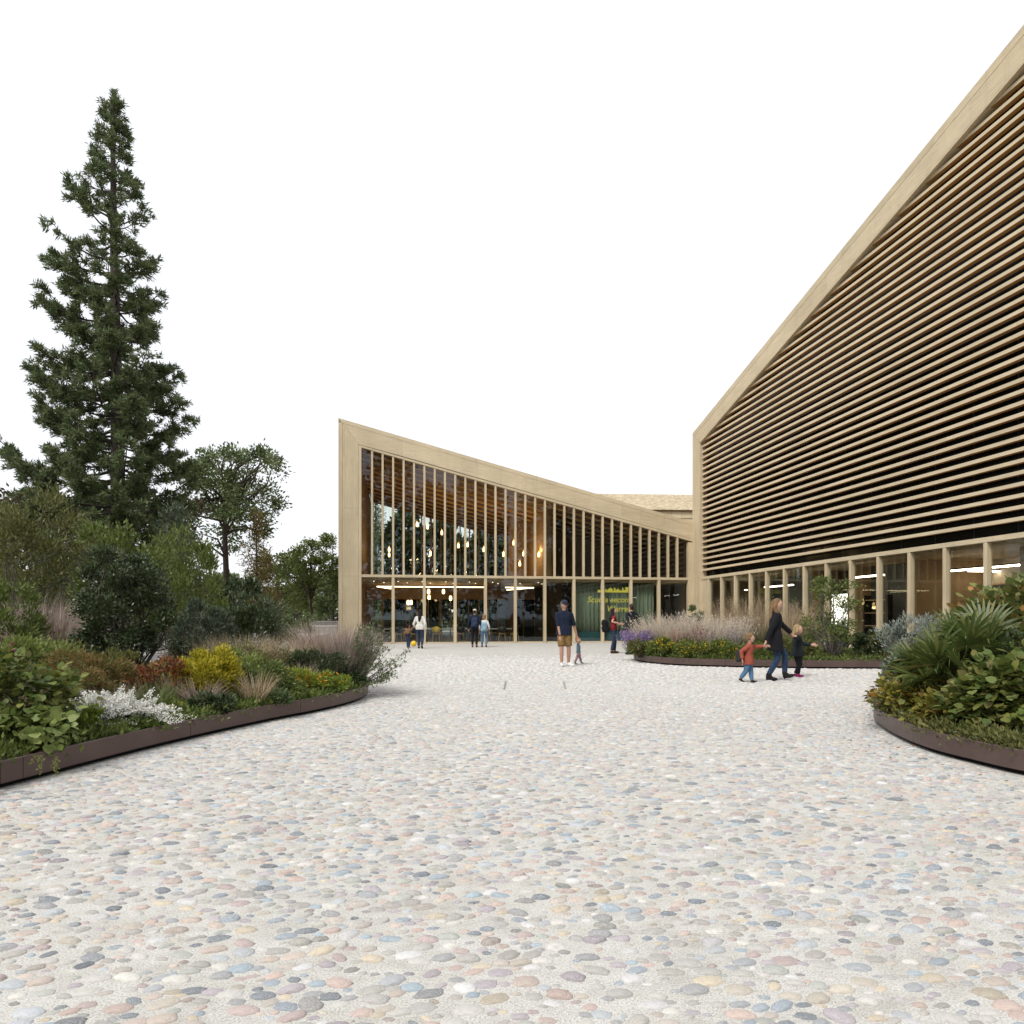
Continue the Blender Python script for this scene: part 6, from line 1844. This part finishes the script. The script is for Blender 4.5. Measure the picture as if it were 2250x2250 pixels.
# woman in the cream blouse with a child, seen from behind
person('woman in a cream blouse and dark jeans walking away, holding a child by the hand', 923, 1425, 1.70, 178, 0, 1, 'tan', [(0.07, -0.08), (-0.10, 0.16, 0.05, -6, 25)],
       [wpt(911.5, 1377.5, 30.3), None][::1], ('long', 'black'), ('blouse', 'cream_cotton', 0.03, 0.95, 1.12), ('long', 'navy_denim', 1.08), 'dark_leather', (0, 0), voxel=0.013)
person('small child in a brown and navy jumper beside the woman in cream', 897, 1423.5, 1.06, 160, 0.75, 0, 'brown', [(0.05, -0.02), (-0.06, 0.05, 0.01)],
       [None, wpt(908.5, 1378, 30.5)], ('short', 'black'), ('jumper', 'brown_knit', 0.02, 0.98, 1.10), ('long', 'mid_denim', 1.08), 'dark_leather', (-50, 0), voxel=0.012,
       extra=lambda root, j, vx: fuse('jumper_band', (lambda m: (torso(m, [(0, 0, j['hipz']-0.005*j['H'], j['hpw']*2.18, 0.094*j['lr']*0.92), (0, 0, j['hipz']+0.5*(j['shz']-j['hipz']), 0.106*j['H'], 0.0745*j['lr'])]), m)[1])(MB()), CL['navy_shirt'], root, vx))
# couple farther right, seen from behind
c1 = person('man in a navy jacket and cream cap standing with his back turned', 1043, 1422, 1.74, 176, 0, 0, 'light', [(0.10, 0.02), (-0.09, 0.06)],
       [None, None], ('short', 'brown'), ('jacket', 'navy_shirt', 0.03, 0.98, 1.12), ('long', 'black_wool', 1.05), 'brown_leather', (-12, 0), cap=('cap_cream', False), voxel=0.013, build=1.05)
c2 = person('girl with long curly hair and blue jeans beside the man in navy', 1064, 1422, 1.50, 182, 0.15, 1, 'light', [(0.10, -0.06), (-0.09, 0.10, 0.03, -4, 18)],
       [None, None], ('bigcurls', 'curly'), ('top', 'cream_cotton', 0.0, 0.7, 1.04), ('long', 'blue_denim', 1.05), 'brown_leather', (12, 0), voxel=0.013)
backpack_thing('light blue denim backpack on the girl with curly hair', 'pale_denim', c2, 0.0, 0.16, 0.72, 0.28, 0.13, 0.42)
backpack_thing('dark navy backpack on the man in the cream cap', 'navy_denim', c1, -0.02, 0.19, 0.92, 0.29, 0.14, 0.44)
# man with cap and toddler
person('man in a navy cap, navy shirt and brown shorts looking down at a toddler', 1239, 1464, 1.80, 14, 0, 0, 'tan', [(0.13, -0.02, 0, 30), (-0.10, -0.10, 0, -12)],
       [wpt(1268, 1398.5, 18.9), wpt(1231, 1399, 18.6)], ('short', 'grey'), ('shirt', 'navy_shirt', 0.045, 0.50, 1.10), ('shorts', 'khaki', 1.03), 'white_canvas', (34, 18), cap=('cap_navy', True), build=1.06,
       extra=lambda root, j, vx: MB().tube([j['arms'][1][2].lerp(j['arms'][1][1], 0.10), j['arms'][1][2].lerp(j['arms'][1][1], 0.17)], 0.034, 10).build('watch', CL['dark_leather'], root))
person('toddler in a grey blue top and pink trousers beside the man in shorts', 1271, 1459.5, 0.74, 96, 1.0, 0, 'light', [(0.05, -0.10), (-0.05, 0.12, 0.015, 0, 20)],
       [wpt(1268.5, 1402.5, 18.9), None], ('curls', 'pale'), ('top', 'grey_blue', 0.0, 0.97, 1.05), ('long', 'dusty_pink', 1.12), 'brown_leather', (-22, 8), voxel=0.0115)
# two people talking by the lettered glass
g3 = person('woman in a dark red short sleeved top talking, dark jeans and flat shoes', 1348, 1435.5, 1.70, 98, 0, 1, 'light', [(0.05, -0.05), (-0.07, 0.10)],
       [wpt(1362, 1372, 25.9), wpt(1361, 1370, 25.4)], ('long', 'black'), ('top', 'red_knit', 0.0, 0.26, 1.08), ('long', 'navy_denim', 1.08), 'brown_leather', (-24, -2), voxel=0.012)
backpack_thing('black backpack hanging from the shoulder of the woman in red', 'black_wool', g3, -0.02, 0.27, 0.78, 0.30, 0.19, 0.50, tilt=R(-14))
person('man in a dark sweater and grey trousers, back turned beyond the lavender', 1388, 1440, 1.84, 212, 0, 0, 'light', [(0.11, 0.0), (-0.10, 0.03)],
       [None, None], ('short', 'brown'), ('jacket', 'dark_knit', 0.0, 0.98, 1.15), ('long', 'charcoal', 1.1), 'dark_leather', (-8, 0), Y=24.9, voxel=0.013, build=1.08)
# woman in the black coat with two children
hand_b = wpt(1678, 1420, 14.1); hand_g = wpt(1741, 1394, 14.7)
person('woman in a long black coat and blue jeans walking with two children', 1703, 1496, 1.71, 84, 0, 1, 'light', [(0.06, -0.21, 0.025, 0, -14), (-0.05, 0.15, 0.0, 0, 4)],
       [hand_g, hand_b], ('wavy', 'blonde'), ('coat', 'black_wool', 0.15, 0.98, 1.12), ('long', 'mid_denim', 1.06), 'dark_leather', (-24, 18), 0.02, voxel=0.0115, heel=0.035,
       extra=strip_on_chest('grey_cotton', 0.018, 'blouse_front'))
b1 = person('small child in a rust red jacket and jeans beside the woman in black', 1644, 1500, 1.0, 62, 0.8, 0, 'light', [(0.05, -0.06, 0.0, 0), (-0.04, 0.15, 0.035, 0, 28)],
       [('w', *hand_b[1:]), wpt(1631, 1449, 13.8)], ('curls', 'blonde'), ('jacket', 'rust', 0.075, 0.97, 1.25), ('long', 'blue_denim', 1.15), 'dark_leather', (-2, 10), 0.02, voxel=0.0115)
backpack_thing('dark backpack with mustard pocket on the child in the rust red jacket', 'dark_green', b1, -0.10, 0.16, 0.42, 0.21, 0.11, 0.26, 'mustard')
person('girl in a dark jacket, grey shirt, black leggings and magenta shoes', 1752, 1488, 1.16, 88, 0.6, 1, 'light', [(0.04, -0.03, 0.0, 0), (-0.03, 0.06, 0.02, 0, 18)],
       [wpt(1783, 1417, 15.3), ('w', hand_g[1]+0.02, hand_g[2]+0.03, hand_g[3]-0.03)], ('bob', 'pale'), ('jacket', 'dark_knit', 0.06, 0.97, 1.22), ('long', 'black_wool', 1.10), 'magenta_shoe', (-26, 6), voxel=0.0115,
       extra=strip_on_chest('grey_cotton', 0.035))
# yellow ball
r_ = empty('yellow_ball', G(909, 1420.5)); rb_ = 0.135
MB().ball((0, 0, rb_), rb_, 20, 14).build('ball', M['shell_yellow'], r_, True)
MB().tube([(rb_*1.003*math.cos(a), 0.0, rb_+rb_*1.003*math.sin(a)) for a in np.linspace(0, 2*math.pi, 33)], 0.003, 5, False).build('seam', CL['mustard'], r_, True)
tag(r_, 'yellow ball on the paving between the child and the woman in cream', 'ball')
